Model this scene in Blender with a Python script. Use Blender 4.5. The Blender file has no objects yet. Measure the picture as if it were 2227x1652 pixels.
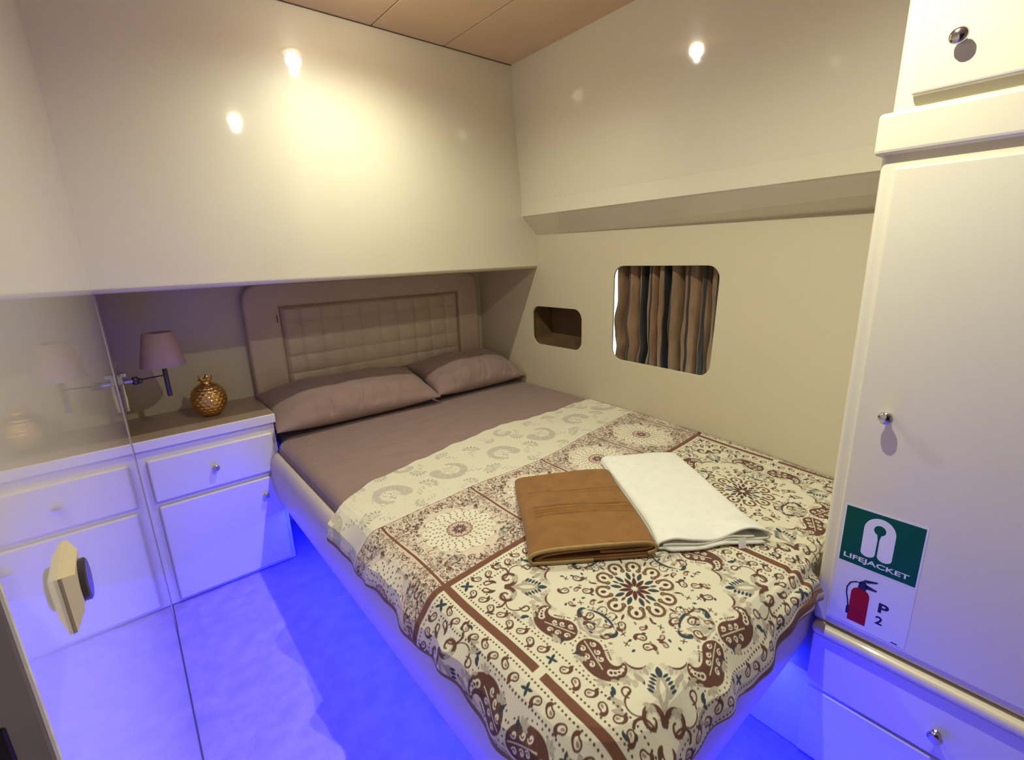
import bpy, bmesh, math, random
import numpy as np
from mathutils import Vector, Matrix
PI = math.pi
SC = bpy.context.scene
COL = SC.collection

# ------------------------------------------------------------------ camera
CAM_H = 1.5
F_PX = 1039.587
Rm = ((0.7691568174, -0.6382254211, -0.0326512193),
      (0.1860030286, 0.1746956811, 0.9668941474),
      (0.6113923974, 0.7497664509, -0.2530802354))
cam = bpy.data.objects.new('camera', bpy.data.cameras.new('camera'))
COL.objects.link(cam)
cam.data.sensor_fit = 'HORIZONTAL'
cam.data.sensor_width = 36.0
cam.data.lens = F_PX / 2227.0 * 36.0
cam.data.clip_start = 0.01
M = Matrix.Identity(4)
for i in range(3):
    M[i][0] = Rm[0][i]; M[i][1] = Rm[1][i]; M[i][2] = -Rm[2][i]
M[0][3], M[1][3], M[2][3] = 0.0, 0.0, CAM_H
cam.matrix_world = M
SC.camera = cam

# ------------------------------------------------------------------ view, world, lamps
SC.view_settings.view_transform = 'Standard'
SC.view_settings.look = 'None'
SC.view_settings.gamma = 1.0
SC.view_settings.use_curve_mapping = False
SC.view_settings.exposure = 0.0

world = bpy.data.worlds.new('world'); SC.world = world
world.use_nodes = True
wb = world.node_tree.nodes['Background']
wb.inputs[0].default_value = (0.62, 0.86, 0.92, 1)
wb.inputs[1].default_value = 5.0

CEIL = 2.49
LAMPS = [(0.90, 1.76, 46, 1.0), (0.88, 0.47, 66, 1.0)]
LAMP_COL = (0.97, 1.0, 0.84)
LED_COL = (0.006, 0.010, 1.0)
LED_POWER = 62.0
GLOW = 14.0

def add_light(kind, name, loc, energy, color, rot=(0, 0, 0), **kw):
    ld = bpy.data.lights.new(name, kind)
    ld.energy = energy; ld.color = color
    for k, v in kw.items(): setattr(ld, k, v)
    o = bpy.data.objects.new(name, ld); COL.objects.link(o)
    o.location = loc; o.rotation_euler = rot
    return o

for x, y, p, s in LAMPS:
    add_light('SPOT', 'downlight_beam', (x, y, CEIL - 0.079), p, LAMP_COL,
              spot_size=math.radians(166), spot_blend=1.0, shadow_soft_size=0.010)
# blue strips hidden behind the lip of the bed shell: left run and foot run
add_light('AREA', 'blue_strip_light', (0.535, 1.42, 0.313), LED_POWER, LED_COL,
          rot=(0, 0, 0), shape='RECTANGLE', size=0.012, size_y=1.98)
add_light('AREA', 'blue_strip_light', (0.99, 0.452, 0.313), LED_POWER * 0.42, LED_COL,
          rot=(0, 0, 0), shape='RECTANGLE', size=0.80, size_y=0.012)

# ------------------------------------------------------------------ materials
def mat(name, col, rough=0.5, coat=0.0, coat_rough=0.05, metal=0.0, noise=0.0, nscale=6.0, bump=0.0,
        bscale=60.0, ior=1.5, spec=0.5, sheen=0.0, emit=None, estr=0.0, coat_ior=1.5, stretch=None, detail=3.0):
    m = bpy.data.materials.new(name); m.use_nodes = True
    nt = m.node_tree; b = nt.nodes['Principled BSDF']
    b.inputs['Base Color'].default_value = (*col, 1)
    b.inputs['Roughness'].default_value = rough
    b.inputs['Metallic'].default_value = metal
    b.inputs['Coat Weight'].default_value = coat
    b.inputs['Coat Roughness'].default_value = coat_rough
    b.inputs['Coat IOR'].default_value = coat_ior
    b.inputs['IOR'].default_value = ior
    b.inputs['Specular IOR Level'].default_value = spec
    b.inputs['Sheen Weight'].default_value = sheen
    if emit:
        b.inputs['Emission Color'].default_value = (*emit, 1)
        b.inputs['Emission Strength'].default_value = estr
    tc = nt.nodes.new('ShaderNodeTexCoord')
    src = tc.outputs['Object']
    if stretch:
        mp = nt.nodes.new('ShaderNodeMapping'); mp.inputs['Scale'].default_value = stretch
        nt.links.new(src, mp.inputs['Vector']); src = mp.outputs['Vector']
    n = nt.nodes.new('ShaderNodeTexNoise'); n.inputs['Scale'].default_value = nscale
    n.inputs['Detail'].default_value = detail
    nt.links.new(src, n.inputs['Vector'])
    mx = nt.nodes.new('ShaderNodeMix'); mx.data_type = 'RGBA'; mx.blend_type = 'MULTIPLY'
    ramp = nt.nodes.new('ShaderNodeMapRange')
    ramp.inputs['From Min'].default_value = 0.3; ramp.inputs['From Max'].default_value = 0.7
    ramp.inputs['To Min'].default_value = 1.0 - noise; ramp.inputs['To Max'].default_value = 1.0
    nt.links.new(n.outputs['Fac'], ramp.inputs['Value'])
    mx.inputs[0].default_value = 1.0
    mx.inputs[6].default_value = (*col, 1)
    nt.links.new(ramp.outputs['Result'], mx.inputs[7])
    nt.links.new(mx.outputs[2], b.inputs['Base Color'])
    if bump > 0:
        n2 = nt.nodes.new('ShaderNodeTexNoise'); n2.inputs['Scale'].default_value = bscale
        n2.inputs['Detail'].default_value = 4.0
        nt.links.new(src, n2.inputs['Vector'])
        bp = nt.nodes.new('ShaderNodeBump'); bp.inputs['Strength'].default_value = 1.0
        bp.inputs['Distance'].default_value = bump
        nt.links.new(n2.outputs['Fac'], bp.inputs['Height'])
        nt.links.new(bp.outputs['Normal'], b.inputs['Normal'])
    return m

GEL = (0.69, 0.625, 0.46)
m_gel = mat('gelcoat_wall', GEL, rough=0.45, coat=1.0, coat_rough=0.06, noise=0.02, nscale=3, bump=0.0003, bscale=2.2)
m_hull = mat('satin_wall', (0.585, 0.505, 0.345), rough=0.55, coat=0.15, coat_rough=0.35, noise=0.03, nscale=4)
m_mirror = mat('polished_wall', (0.60, 0.54, 0.40), rough=0.35, coat=1.0, coat_rough=0.035, coat_ior=1.9, noise=0.03, nscale=3, ior=1.6)
def polished(m, ior=1.75, rough=0.03):
    nt = m.node_tree; b = nt.nodes['Principled BSDF']; out = nt.nodes['Material Output']
    for k_ in ('Coat Weight', 'Specular IOR Level'): b.inputs[k_].default_value = 0.0
    g = nt.nodes.new('ShaderNodeBsdfGlossy'); g.inputs['Roughness'].default_value = rough; g.inputs['Color'].default_value = (1, 1, 1, 1)
    fr = nt.nodes.new('ShaderNodeFresnel'); fr.inputs['IOR'].default_value = ior
    mx = nt.nodes.new('ShaderNodeMixShader')
    nt.links.new(fr.outputs[0], mx.inputs[0]); nt.links.new(b.outputs[0], mx.inputs[1]); nt.links.new(g.outputs[0], mx.inputs[2])
    nt.links.new(mx.outputs[0], out.inputs['Surface'])
polished(m_mirror, 1.75, 0.045)
m_ceil = mat('ceiling_panel', (0.76, 0.55, 0.32), rough=0.55, coat=0.1, coat_rough=0.4, noise=0.14, nscale=1.6)
m_seam = mat('seam_shadow_gap', (0.10, 0.07, 0.05), rough=0.8)
m_floor = mat('floor_vinyl', (0.40, 0.31, 0.50), rough=0.6, noise=0.26, nscale=14, bump=0.0015, bscale=90, detail=6)
m_cab = mat('white_lacquer', (0.77, 0.71, 0.64), rough=0.38, coat=0.35, coat_rough=0.15, noise=0.02, nscale=5)
m_ward = mat('cream_lacquer', (0.79, 0.73, 0.54), rough=0.35, coat=0.4, coat_rough=0.12, noise=0.03, nscale=4)
m_ledge = mat('yellowed_ledge', (0.86, 0.76, 0.46), rough=0.4, coat=0.3)
m_vinyl = mat('bed_shell_vinyl', (0.62, 0.53, 0.44), rough=0.45, coat=0.1, coat_rough=0.3, noise=0.05, nscale=6)
m_pad = mat('headboard_vinyl', (0.54, 0.41, 0.30), rough=0.42, noise=0.08, nscale=9, bump=0.0008, bscale=40)
m_sheet = mat('taupe_cotton', (0.285, 0.185, 0.155), rough=0.85, sheen=0.15, noise=0.16, nscale=9, bump=0.0012, bscale=26, stretch=(1, 3, 1))
m_pillow = mat('taupe_pillowcase', (0.285, 0.185, 0.155), rough=0.85, sheen=0.15, noise=0.10, nscale=14, bump=0.002, bscale=18)
m_chrome = mat('chrome', (0.62, 0.60, 0.58), rough=0.12, metal=1.0)
m_dkmetal = mat('dark_bronze_metal', (0.10, 0.085, 0.10), rough=0.3, metal=0.8)
m_shade = mat('lamp_shade_fabric', (0.42, 0.27, 0.21), rough=0.85, noise=0.08, nscale=30)
m_gold = mat('gold_ceramic', (0.80, 0.50, 0.16), rough=0.22, metal=1.0, noise=0.15, nscale=30)
m_brown = mat('brown_terry', (0.275, 0.122, 0.026), rough=0.95, sheen=0.12, noise=0.22, nscale=22, bump=0.0012, bscale=320, detail=6)
m_brownhem = mat('brown_hem', (0.42, 0.27, 0.10), rough=0.9, noise=0.2, nscale=60)
m_white = mat('white_terry', (0.84, 0.82, 0.70), rough=0.95, sheen=0.3, noise=0.06, nscale=30, bump=0.0010, bscale=260)
m_tag = mat('white_tag', (0.85, 0.84, 0.80), rough=0.6)
m_cubby = mat('cubby_lining', (0.17, 0.105, 0.045), rough=0.6, noise=0.2, nscale=12)
m_dark = mat('dark_void', (0.012, 0.010, 0.010), rough=0.8)
m_black = mat('black_ink', (0.012, 0.012, 0.014), rough=0.5)
m_red = mat('red_ink', (0.36, 0.008, 0.002), rough=0.5, spec=0.15)
m_green = mat('green_ink', (0.002, 0.085, 0.05), rough=0.5, spec=0.15)
m_paper = mat('white_sticker', (0.80, 0.78, 0.78), rough=0.35)
m_clear = mat('pale_sticker_film', (0.76, 0.73, 0.70), rough=0.3)
m_bulb = mat('lamp_lens', (1, 1, 1), emit=(1.0, 0.92, 0.75), estr=GLOW * 6)
m_led = mat('blue_led_strip', (0.1, 0.2, 1), emit=(0.02, 0.08, 1.0), estr=6)
m_latch = mat('latch_beige', (0.52, 0.42, 0.26), rough=0.45)
m_hallway = mat('dim_passage', (0.05, 0.035, 0.03), rough=0.7)
m_teakdark = mat('dark_trim', (0.03, 0.02, 0.018), rough=0.5)

def curtain_mat():
    m = mat('brown_satin', (0.20, 0.105, 0.05), rough=0.42, sheen=0.3, noise=0.45, nscale=22, bump=0.003, bscale=30, stretch=(1, 1, 0.25))
    return m
m_curtain = curtain_mat()

def glass_mat():
    m = bpy.data.materials.new('window_glass'); m.use_nodes = True
    b = m.node_tree.nodes['Principled BSDF']
    b.inputs['Transmission Weight'].default_value = 1.0
    b.inputs['Roughness'].default_value = 0.0
    b.inputs['IOR'].default_value = 1.45
    b.inputs['Base Color'].default_value = (0.8, 0.95, 0.97, 1)
    return m
m_glass = glass_mat()

# ------------------------------------------------------------------ object helpers
def obj(name, me, material=None, parent=None, smooth=False, label=None):
    if isinstance(me, bmesh.types.BMesh):
        bm = me; me = bpy.data.meshes.new(name); bm.to_mesh(me); bm.free()
    o = bpy.data.objects.new(name, me); COL.objects.link(o)
    if material: 
        me.materials.clear(); me.materials.append(material)
    if smooth:
        me.polygons.foreach_set('use_smooth', [True] * len(me.polygons))
    if parent: o.parent = parent
    if label: o['label'] = label
    return o

def thing(name, label, cat, group=None):
    o = bpy.data.objects.new(name, None); COL.objects.link(o)
    o.empty_display_size = 0.05
    o['label'] = label; o['category'] = cat
    if group: o['group'] = group
    return o

def tag(o, label, cat, group=None):
    o['label'] = label; o['category'] = cat
    if group: o['group'] = group
    return o

def struct(o, label=None):
    o['kind'] = 'structure'
    if label: o['label'] = label
    return o

def box(x0, x1, y0, y1, z0, z1, bev=0.0, seg=2, bm=None):
    b = bmesh.new()
    bmesh.ops.create_cube(b, size=1.0)
    for v in b.verts:
        v.co = Vector(((x0 + x1) / 2 + v.co.x * (x1 - x0), (y0 + y1) / 2 + v.co.y * (y1 - y0), (z0 + z1) / 2 + v.co.z * (z1 - z0)))
    if bev > 0:
        bmesh.ops.bevel(b, geom=b.edges[:], offset=bev, segments=seg, profile=0.5, affect='EDGES')
    if bm is None: return b
    t = bpy.data.meshes.new('t'); b.to_mesh(t); b.free(); bm.from_mesh(t); bpy.data.meshes.remove(t)
    return bm

def lathe(prof, n=40, M4=None, bm=None, cap=False):
    """prof: list of (r, z)"""
    b = bm or bmesh.new()
    rings = []
    for r, z in prof:
        ring = []
        for i in range(n):
            a = 2 * PI * i / n
            co = Vector((r * math.cos(a), r * math.sin(a), z))
            ring.append(b.verts.new(M4 @ co if M4 else co))
        rings.append(ring)
    for j in range(len(rings) - 1):
        for i in range(n):
            k = (i + 1) % n
            b.faces.new((rings[j][i], rings[j][k], rings[j + 1][k], rings[j + 1][i]))
    if cap:
        b.faces.new(rings[0][::-1]); b.faces.new(rings[-1])
    return b

def frame(p, d):
    d = Vector(d).normalized()
    q = d.to_track_quat('Z', 'Y')
    return Matrix.Translation(Vector(p)) @ q.to_matrix().to_4x4()

def rod(p0, p1, r, n=16, bm=None):
    p0 = Vector(p0); p1 = Vector(p1); L = (p1 - p0).length
    return lathe([(r * 0.9, 0), (r, r * .1), (r, L - r * .1), (r * 0.9, L)], n, frame(p0, p1 - p0), bm, cap=True)

def sweep(profile, path_fn, closed=False, bm=None):
    """path_fn(inset, z) -> list of points ; one per profile point; quads between"""
    b = bm or bmesh.new()
    rows = [[b.verts.new(c) for c in path_fn(*p)] for p in profile]
    n = len(rows[0])
    for j in range(len(rows) - 1):
        for i in range(n - 1):
            b.faces.new((rows[j][i], rows[j][i + 1], rows[j + 1][i + 1], rows[j + 1][i]))
    if closed:
        b.faces.new([r[0] for r in rows]); b.faces.new([r[-1] for r in rows][::-1])
    return b

def rrect(x0, x1, y0, y1, r, n=8):
    pts = []
    for cx, cy, a0 in ((x1 - r, y1 - r, 0), (x0 + r, y1 - r, 90), (x0 + r, y0 + r, 180), (x1 - r, y0 + r, 270)):
        for i in range(n + 1):
            a = math.radians(a0 + 90 * i / n)
            pts.append((cx + r * math.cos(a), cy + r * math.sin(a)))
    return pts

def panel2d(loops, depth, bev=0.0):
    """flat shape with holes (first loop = outline) given thickness; returns a mesh in the xy plane, z 0..depth"""
    cu = bpy.data.curves.new('c', 'CURVE'); cu.dimensions = '2D'; cu.fill_mode = 'BOTH'
    for lp in loops:
        s = cu.splines.new('POLY'); s.points.add(len(lp) - 1)
        for i, p in enumerate(lp): s.points[i].co = (p[0], p[1], 0, 1)
        s.use_cyclic_u = True
    cu.extrude = depth / 2 - bev; cu.bevel_depth = bev; cu.bevel_resolution = 2
    o = bpy.data.objects.new('c', cu); COL.objects.link(o)
    dg = bpy.context.evaluated_depsgraph_get()
    me = bpy.data.meshes.new_from_object(o.evaluated_get(dg))
    bpy.data.objects.remove(o); bpy.data.curves.remove(cu)
    me.transform(Matrix.Translation((0, 0, depth / 2)))
    return me

def text_mesh(s, size, depth, offset=0.0):
    cu = bpy.data.curves.new('t', 'FONT'); cu.body = s; cu.size = size
    cu.extrude = depth / 2; cu.align_x = 'LEFT'; cu.offset = offset
    o = bpy.data.objects.new('t', cu); COL.objects.link(o)
    dg = bpy.context.evaluated_depsgraph_get()
    me = bpy.data.meshes.new_from_object(o.evaluated_get(dg))
    bpy.data.objects.remove(o); bpy.data.curves.remove(cu)
    return me

def fit(me, a0, a1, b0, b1, z=0.0):
    n = len(me.vertices); co = np.empty(n * 3); me.vertices.foreach_get('co', co); co = co.reshape(-1, 3)
    mn = co.min(0); mx = co.max(0)
    co[:, 0] = a0 + (co[:, 0] - mn[0]) / (mx[0] - mn[0]) * (a1 - a0)
    co[:, 1] = b0 + (co[:, 1] - mn[1]) / (mx[1] - mn[1]) * (b1 - b0)
    co[:, 2] += z - mn[2]
    me.vertices.foreach_set('co', co.ravel()); me.update()
    return me

# =================================================================== ROOM SHELL
XR = 2.06       # lower right wall at its far end
def hull(y, z):
    """the hull closes in towards the foot of the bed, more so low down"""
    return XR - 0.062 * max(0.0, 2.1 - max(y, 0.36)) ** 2 * min(1.1, max(0.0, (1.61 - z) / 0.96))
YB = 2.24       # bulkhead over the headboard niche
YN = 2.86       # back of the niche
XL = -0.05      # polished left wall and door leaf
YD = 0.232      # free edge of the open door leaf

# floor
struct(obj('floor', box(-1.2, 2.3, -1.6, 2.95, -0.06, 0.0), m_floor))
# ceiling panels with narrow seams
bm = box(-1.2, 2.3, -1.6, 2.95, CEIL + 0.012, CEIL + 0.07)
xs = [-1.2, -0.02, 0.352, 0.724, 1.094, 1.466, 2.3]
for a, b_ in zip(xs[:-1], xs[1:]):
    box(a + 0.0025, b_ - 0.0025, -1.6, YB - 0.006, CEIL, CEIL + 0.016, 0.002, 1, bm)
struct(obj('ceiling', bm, m_ceil))
# dark line where the ceiling panels meet the bulkhead
struct(obj('trim_1', box(-0.05, 1.93, YB - 0.007, YB - 0.0005, CEIL - 0.002, CEIL + 0.011), m_seam), 'thin dark gap between bulkhead and ceiling panels')

# bulkhead above the bed head, with a rounded lower lip
prof = [(YB, CEIL + 0.02)]
prof += [(YB + 0.0005, 1.46)]
for i in range(9):
    a = PI / 2 * i / 8
    prof.append((YB + 0.022 - 0.022 * math.cos(a), 1.434 - 0.022 * math.sin(a)))
prof += [(YN + 0.06, 1.412), (YN + 0.06, CEIL + 0.02)]
bm = bmesh.new()
A = [bm.verts.new((XL - 0.25, y, z)) for y, z in prof]; B = [bm.verts.new((XR + 0.1, y, z)) for y, z in prof]
n = len(prof)
for i in range(n):
    j = (i + 1) % n
    bm.faces.new((A[i], A[j], B[j], B[i]))
bm.faces.new(A[::-1]); bm.faces.new(B)
bmesh.ops.recalc_face_normals(bm, faces=bm.faces)
o = struct(obj('wall_back', bm, m_gel, smooth=False))
for p in o.data.polygons:
    if abs(p.normal.y) < 0.99 and p.normal.z < -0.02 and p.normal.z > -0.999: p.use_smooth = True
# wall at the back of the niche
struct(obj('wall_niche', box(XL - 0.25, XR + 0.1, YN, YN + 0.06, 0, 1.412), m_hull))

# right hull wall with a window opening and a cubby opening, in the yz plane
WY0, WY1, WZ0, WZ1 = 1.056, 1.646, 0.930, 1.428
CY0, CY1, CZ0, CZ1 = 1.870, 2.298, 0.937, 1.183
me = panel2d([[(-1.6, 0), (YN + 0.03, 0), (YN + 0.03, 1.66), (-1.6, 1.66)],
              rrect(WY0, WY1, WZ0, WZ1, 0.062), rrect(CY0, CY1, CZ0, CZ1, 0.062)], 0.014, 0.002)
# (y, z, depth) -> (x, y, z)
T = Matrix(((0, 0, 1, XR), (1, 0, 0, 0), (0, 1, 0, 0), (0, 0, 0, 1)))
me.transform(T)
bm = bmesh.new(); bm.from_mesh(me)
def bend(bm, cuts_y, cuts_z):
    for yy in cuts_y:
        bmesh.ops.bisect_plane(bm, geom=bm.verts[:] + bm.edges[:] + bm.faces[:], plane_co=(0, yy, 0), plane_no=(0, 1, 0))
    for zz in cuts_z:
        bmesh.ops.bisect_plane(bm, geom=bm.verts[:] + bm.edges[:] + bm.faces[:], plane_co=(0, 0, zz), plane_no=(0, 0, 1))
    for v in bm.verts: v.co.x += hull(v.co.y, v.co.z) - XR
bend(bm, [0.36 + 0.058 * i for i in range(31)], [0.3, 0.6, 0.75, 0.9, 1.05, 1.2, 1.35, 1.5, 1.605])
me = bpy.data.meshes.new('wall_right'); bm.to_mesh(me); bm.free()
ow = struct(obj('wall_right', me, m_hull))
for p in me.polygons: p.use_smooth = p.normal.x < -0.9
# overhead locker along the hull: sloping face, straight lower band, slanted underside
lp = [(1.8895, CEIL + 0.02), (1.9425, 1.80), (1.9435, 1.792), (1.944, 1.725), (1.944, 1.716), (1.952, 1.710), (XR + 0.004, 1.608), (XR + 0.09, 1.608), (XR + 0.09, CEIL + 0.02)]
bm = bmesh.new()
A = [bm.verts.new((x - (0.085 if x < 1.96 else 0), -1.6, z)) for x, z in lp]; B = [bm.verts.new((x, YB + 0.02, z)) for x, z in lp]
n = len(lp)
for i in range(n):
    j = (i + 1) % n
    bm.faces.new((A[i], A[j], B[j], B[i]))
bm.faces.new(A[::-1]); bm.faces.new(B)
bmesh.ops.recalc_face_normals(bm, faces=bm.faces)
struct(obj('wall_upper_right', bm, m_gel), 'cream overhead locker face running along the hull above the window')

# left wall behind the door leaf, and niche side
bm = box(XL - 0.10, XL, 2.24, YN + 0.03, 0.0, CEIL + 0.01)
struct(obj('wall_left', bm, m_hull))
# closing walls behind the camera (never in frame, they keep the light in)
struct(obj('wall_front', box(-1.2, 2.3, -1.66, -1.6, 0, CEIL + 0.01), m_hull))
struct(obj('wall_passage', box(-1.26, -1.2, -1.6, 2.95, 0, CEIL + 0.01), m_hallway), 'dark wall of the passage outside the door')

# door leaf, swung open flat against the left wall
d = thing('door_1', 'polished cream door leaf standing open on the left, mirroring the cabin', 'door')
d['kind'] = 'structure'
bm = box(XL - 0.034, XL, YD, 2.2399, 0.006, CEIL - 0.006)
bmesh.ops.bevel(bm, geom=[e for e in bm.edges if all(v.co.y < YD + 0.001 for v in e.verts)], offset=0.0022, segments=3, profile=0.5, affect='EDGES')
obj('leaf', bm, m_mirror, d)
# latch plate let into the door edge
obj('strike_plate', box(-0.080, -0.0605, YD - 0.0012, YD + 0.004, 1.15, 1.336, 0.0008, 1), m_teakdark, d, label='dark latch plate in the door edge')
# push latch: bevelled square rosette with a dark round button
bm = bmesh.new()
q0 = [(XL, 0.324, 1.308), (XL, 0.372, 1.308), (XL, 0.372, 1.342), (XL, 0.324, 1.342)]
q1 = [(XL + 0.0016, y, z) for _, y, z in q0]
q2 = [(XL + 0.0056, 0.334, 1.314), (XL + 0.0056, 0.366, 1.314), (XL + 0.0056, 0.366, 1.337), (XL + 0.0056, 0.334, 1.337)]
L = [[bm.verts.new(p) for p in q] for q in (q0, q1, q2)]
for a, b_ in ((0, 1), (1, 2)):
    for i in range(4):
        j = (i + 1) % 4
        bm.faces.new((L[a][i], L[a][j], L[b_][j], L[b_][i]))
bm.faces.new(L[2])
bmesh.ops.recalc_face_normals(bm, faces=bm.faces)
h = obj('handle', bm, m_latch, d, label='beige square push latch rosette')
obj('button', lathe([(0.0, 0.0050), (0.0120, 0.0050), (0.0125, 0.0058), (0.0125, 0.0082), (0.0112, 0.0090), (0.0, 0.0092)][::-1], 36,
    Matrix.Translation((XL, 0.352, 1.3235)) @ Matrix.Rotation(PI / 2, 4, 'Y')), m_dkmetal, h, smooth=False, label='dark round push button')
# dark joint between the floor and the left wall
struct(obj('trim_2', box(XL - 0.03, XL + 0.004, 2.24, 2.45, 0.0, 0.0035), m_seam), 'dark joint line where the left wall meets the floor')
struct(obj('trim_3', box(XL - 0.03, XL + 0.003, 0.2, 2.24, 0.0, 0.003), m_seam), 'dark joint line under the open door leaf')

# =================================================================== DOWNLIGHTS
for (x, y, p, s), lab in zip(LAMPS, ('round ceiling downlight nearest the bulkhead above the bed', 'round ceiling downlight near the foot of the bed and the wardrobe')):
    t = thing('ceiling_light', lab, 'ceiling light', 'round downlights in the ceiling')
    t.location = (x, y, CEIL)
    obj('trim_ring', lathe([(0.050, 0.0), (0.051, -0.004), (0.061, -0.005), (0.068, -0.003), (0.069, 0.0)], 40), m_chrome, t, smooth=True)
    obj('lens', lathe([(0.034 * math.sin(PI * i / 14), -0.034 - 0.034 * math.cos(PI * i / 14)) for i in range(14)] + [(0.008, -0.001)], 40), m_bulb, t)

# =================================================================== WINDOW
me = panel2d([rrect(WY0 - 0.05, WY1 + 0.205, WZ0 - 0.05, WZ1 + 0.05, 0.05), rrect(WY0 - 0.012, WY1 + 0.185, WZ0 - 0.030, WZ1 + 0.030, 0.06)], 0.012, 0.002)
me.transform(Matrix(((0, 0, 1, XR + 0.142), (1, 0, 0, 0), (0, 1, 0, 0), (0, 0, 0, 1))))
w = obj('window_1', me, m_hull); struct(w, 'rounded cabin window behind a brown curtain')
me = panel2d([rrect(WY0 - 0.020, WY1 + 0.190, WZ0 - 0.035, WZ1 + 0.035, 0.05)], 0.004)
me.transform(Matrix(((0, 0, 1, XR + 0.148), (1, 0, 0, 0), (0, 1, 0, 0), (0, 0, 0, 1))))
obj('pane', me, m_glass, w)
# reveal between inner wall and hull skin
bm = bmesh.new()
o1 = rrect(WY0 - 0.045, WY1 + 0.200, WZ0 - 0.045, WZ1 + 0.045, 0.05)
for xx0, xx1, lpp in ((XR + 0.0145, XR + 0.142, o1),):
    A = [bm.verts.new((xx0, y, z)) for y, z in lpp]; B = [bm.verts.new((xx1, y, z)) for y, z in lpp]
    for i in range(len(lpp)):
        j = (i + 1) % len(lpp); bm.faces.new((A[i], A[j], B[j], B[i]))
obj('reveal', bm, m_dark, w)
# cubby: a shallow box set in the wall
bm = bmesh.new()
lpp = rrect(CY0 - 0.012, CY1 + 0.012, CZ0 - 0.012, CZ1 + 0.012, 0.055)
A = [bm.verts.new((XR + 0.013, y, z)) for y, z in lpp]; B = [bm.verts.new((XR + 0.19, y, z)) for y, z in lpp]
for i in range(len(lpp)):
    j = (i + 1) % len(lpp); bm.faces.new((A[i], A[j], B[j], B[i]))
bm.faces.new(B)
tag(obj('cubbyhole', bm, m_cubby), 'small dark rounded cubbyhole let into the hull wall beside the pillow', 'cubbyhole')

# curtain: one gathered cloth with parts for the rod
ct = thing('curtain', 'brown satin curtain gathered across the rounded window', 'curtain')
random.seed(5)
NY, NZ = 260, 60
ys0, ys1 = WY0 - 0.03, 1.662
folds = [0.0, 0.085, 0.205, 0.275, 0.40, 0.50, 0.60, 0.735, 0.82, 0.93, 1.0]
def fold_depth(s):
    for a, b_ in zip(folds[:-1], folds[1:]):
        if a <= s <= b_:
            t = (s - a) / (b_ - a)
            return math.sin(PI * t) ** 0.5
    return 0
V = []; Fc = []; SHADE_FAC = []
SHADE_SPANS = [(0.105, 0.135), (0.235, 0.30), (0.335, 0.352), (0.47, 0.545), (0.60, 0.612), (0.655, 0.675), (0.76, 0.80), (0.885, 0.94)]  # shade of the deep gaps between folds, painted into the cloth colour
for j in range(NZ + 1):
    tz = j / NZ
    z = WZ0 - 0.03 + tz * (WZ1 - WZ0 + 0.06)
    for i in range(NY + 1):
        s = i / NY
        low = (1 - tz)
        ss = s + 0.007 * math.sin(2.3 * tz * PI + s * 9) * (0.3 + low) + 0.003 * math.sin(9 * tz + 30 * s)
        ss = min(max(ss, 0), 1)
        y = ys1 - (ys1 - ys0) * s + (0.026 * math.exp(-((tz - 0.42) / 0.14) ** 2) - 0.010 * math.exp(-((tz - 0.18) / 0.06) ** 2) + 0.006 * math.exp(-((tz - 0.05) / 0.06) ** 2)) * (1 - s) ** 4
        d_ = fold_depth(ss)
        x = XR + 0.112 - 0.090 * d_ * (0.80 + 0.20 * math.sin(12 * s + 2)) + 0.004 * math.sin(22 * tz + 16 * s) * low
        V.append((x, y, z)); SHADE_FAC.append(min(1.0, max([0.0] + [min(1.0, max(0.0, min(s - a, b_ - s) / 0.006 + 0.5)) for a, b_ in SHADE_SPANS])))
for j in range(NZ):
    for i in range(NY):
        a = j * (NY + 1) + i
        Fc.append((a, a + 1, a + NY + 2, a + NY + 1))
me = bpy.data.meshes.new('curtain_cloth'); me.from_pydata(V, [], Fc)
sa = me.color_attributes.new('fold_shade', 'FLOAT_COLOR', 'POINT')
sa.data.foreach_set('color', np.array([(0.016, 0.013, 0.016, 1) if k_ > 0.5 else (0.27, 0.15, 0.075, 1) for k_ in SHADE_FAC], np.float32).ravel())
ntc = m_curtain.node_tree; atc = ntc.nodes.new('ShaderNodeAttribute'); atc.attribute_name = 'fold_shade'
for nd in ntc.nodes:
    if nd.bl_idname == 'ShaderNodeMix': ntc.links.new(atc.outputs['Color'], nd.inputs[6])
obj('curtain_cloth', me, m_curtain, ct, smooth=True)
obj('curtain_rod', rod((XR + 0.075, WY0 - 0.04, WZ1 + 0.034), (XR + 0.075, WY1 + 0.04, WZ1 + 0.034), 0.005), m_chrome, ct, smooth=True)

# =================================================================== knobs
def knob_bm(p, dirn, r=0.017, L=0.028):
    return lathe([(0.0, L), (r * 0.55, L * 0.985), (r * 0.86, L * 0.90), (r, L * 0.74), (r * 0.93, L * 0.58), (r * 0.6, L * 0.44), (r * 0.42, L * 0.36),
                  (r * 0.40, L * 0.12), (r * 0.62, L * 0.05), (r * 0.62, 0.0)], 28, frame(p, dirn))

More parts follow.
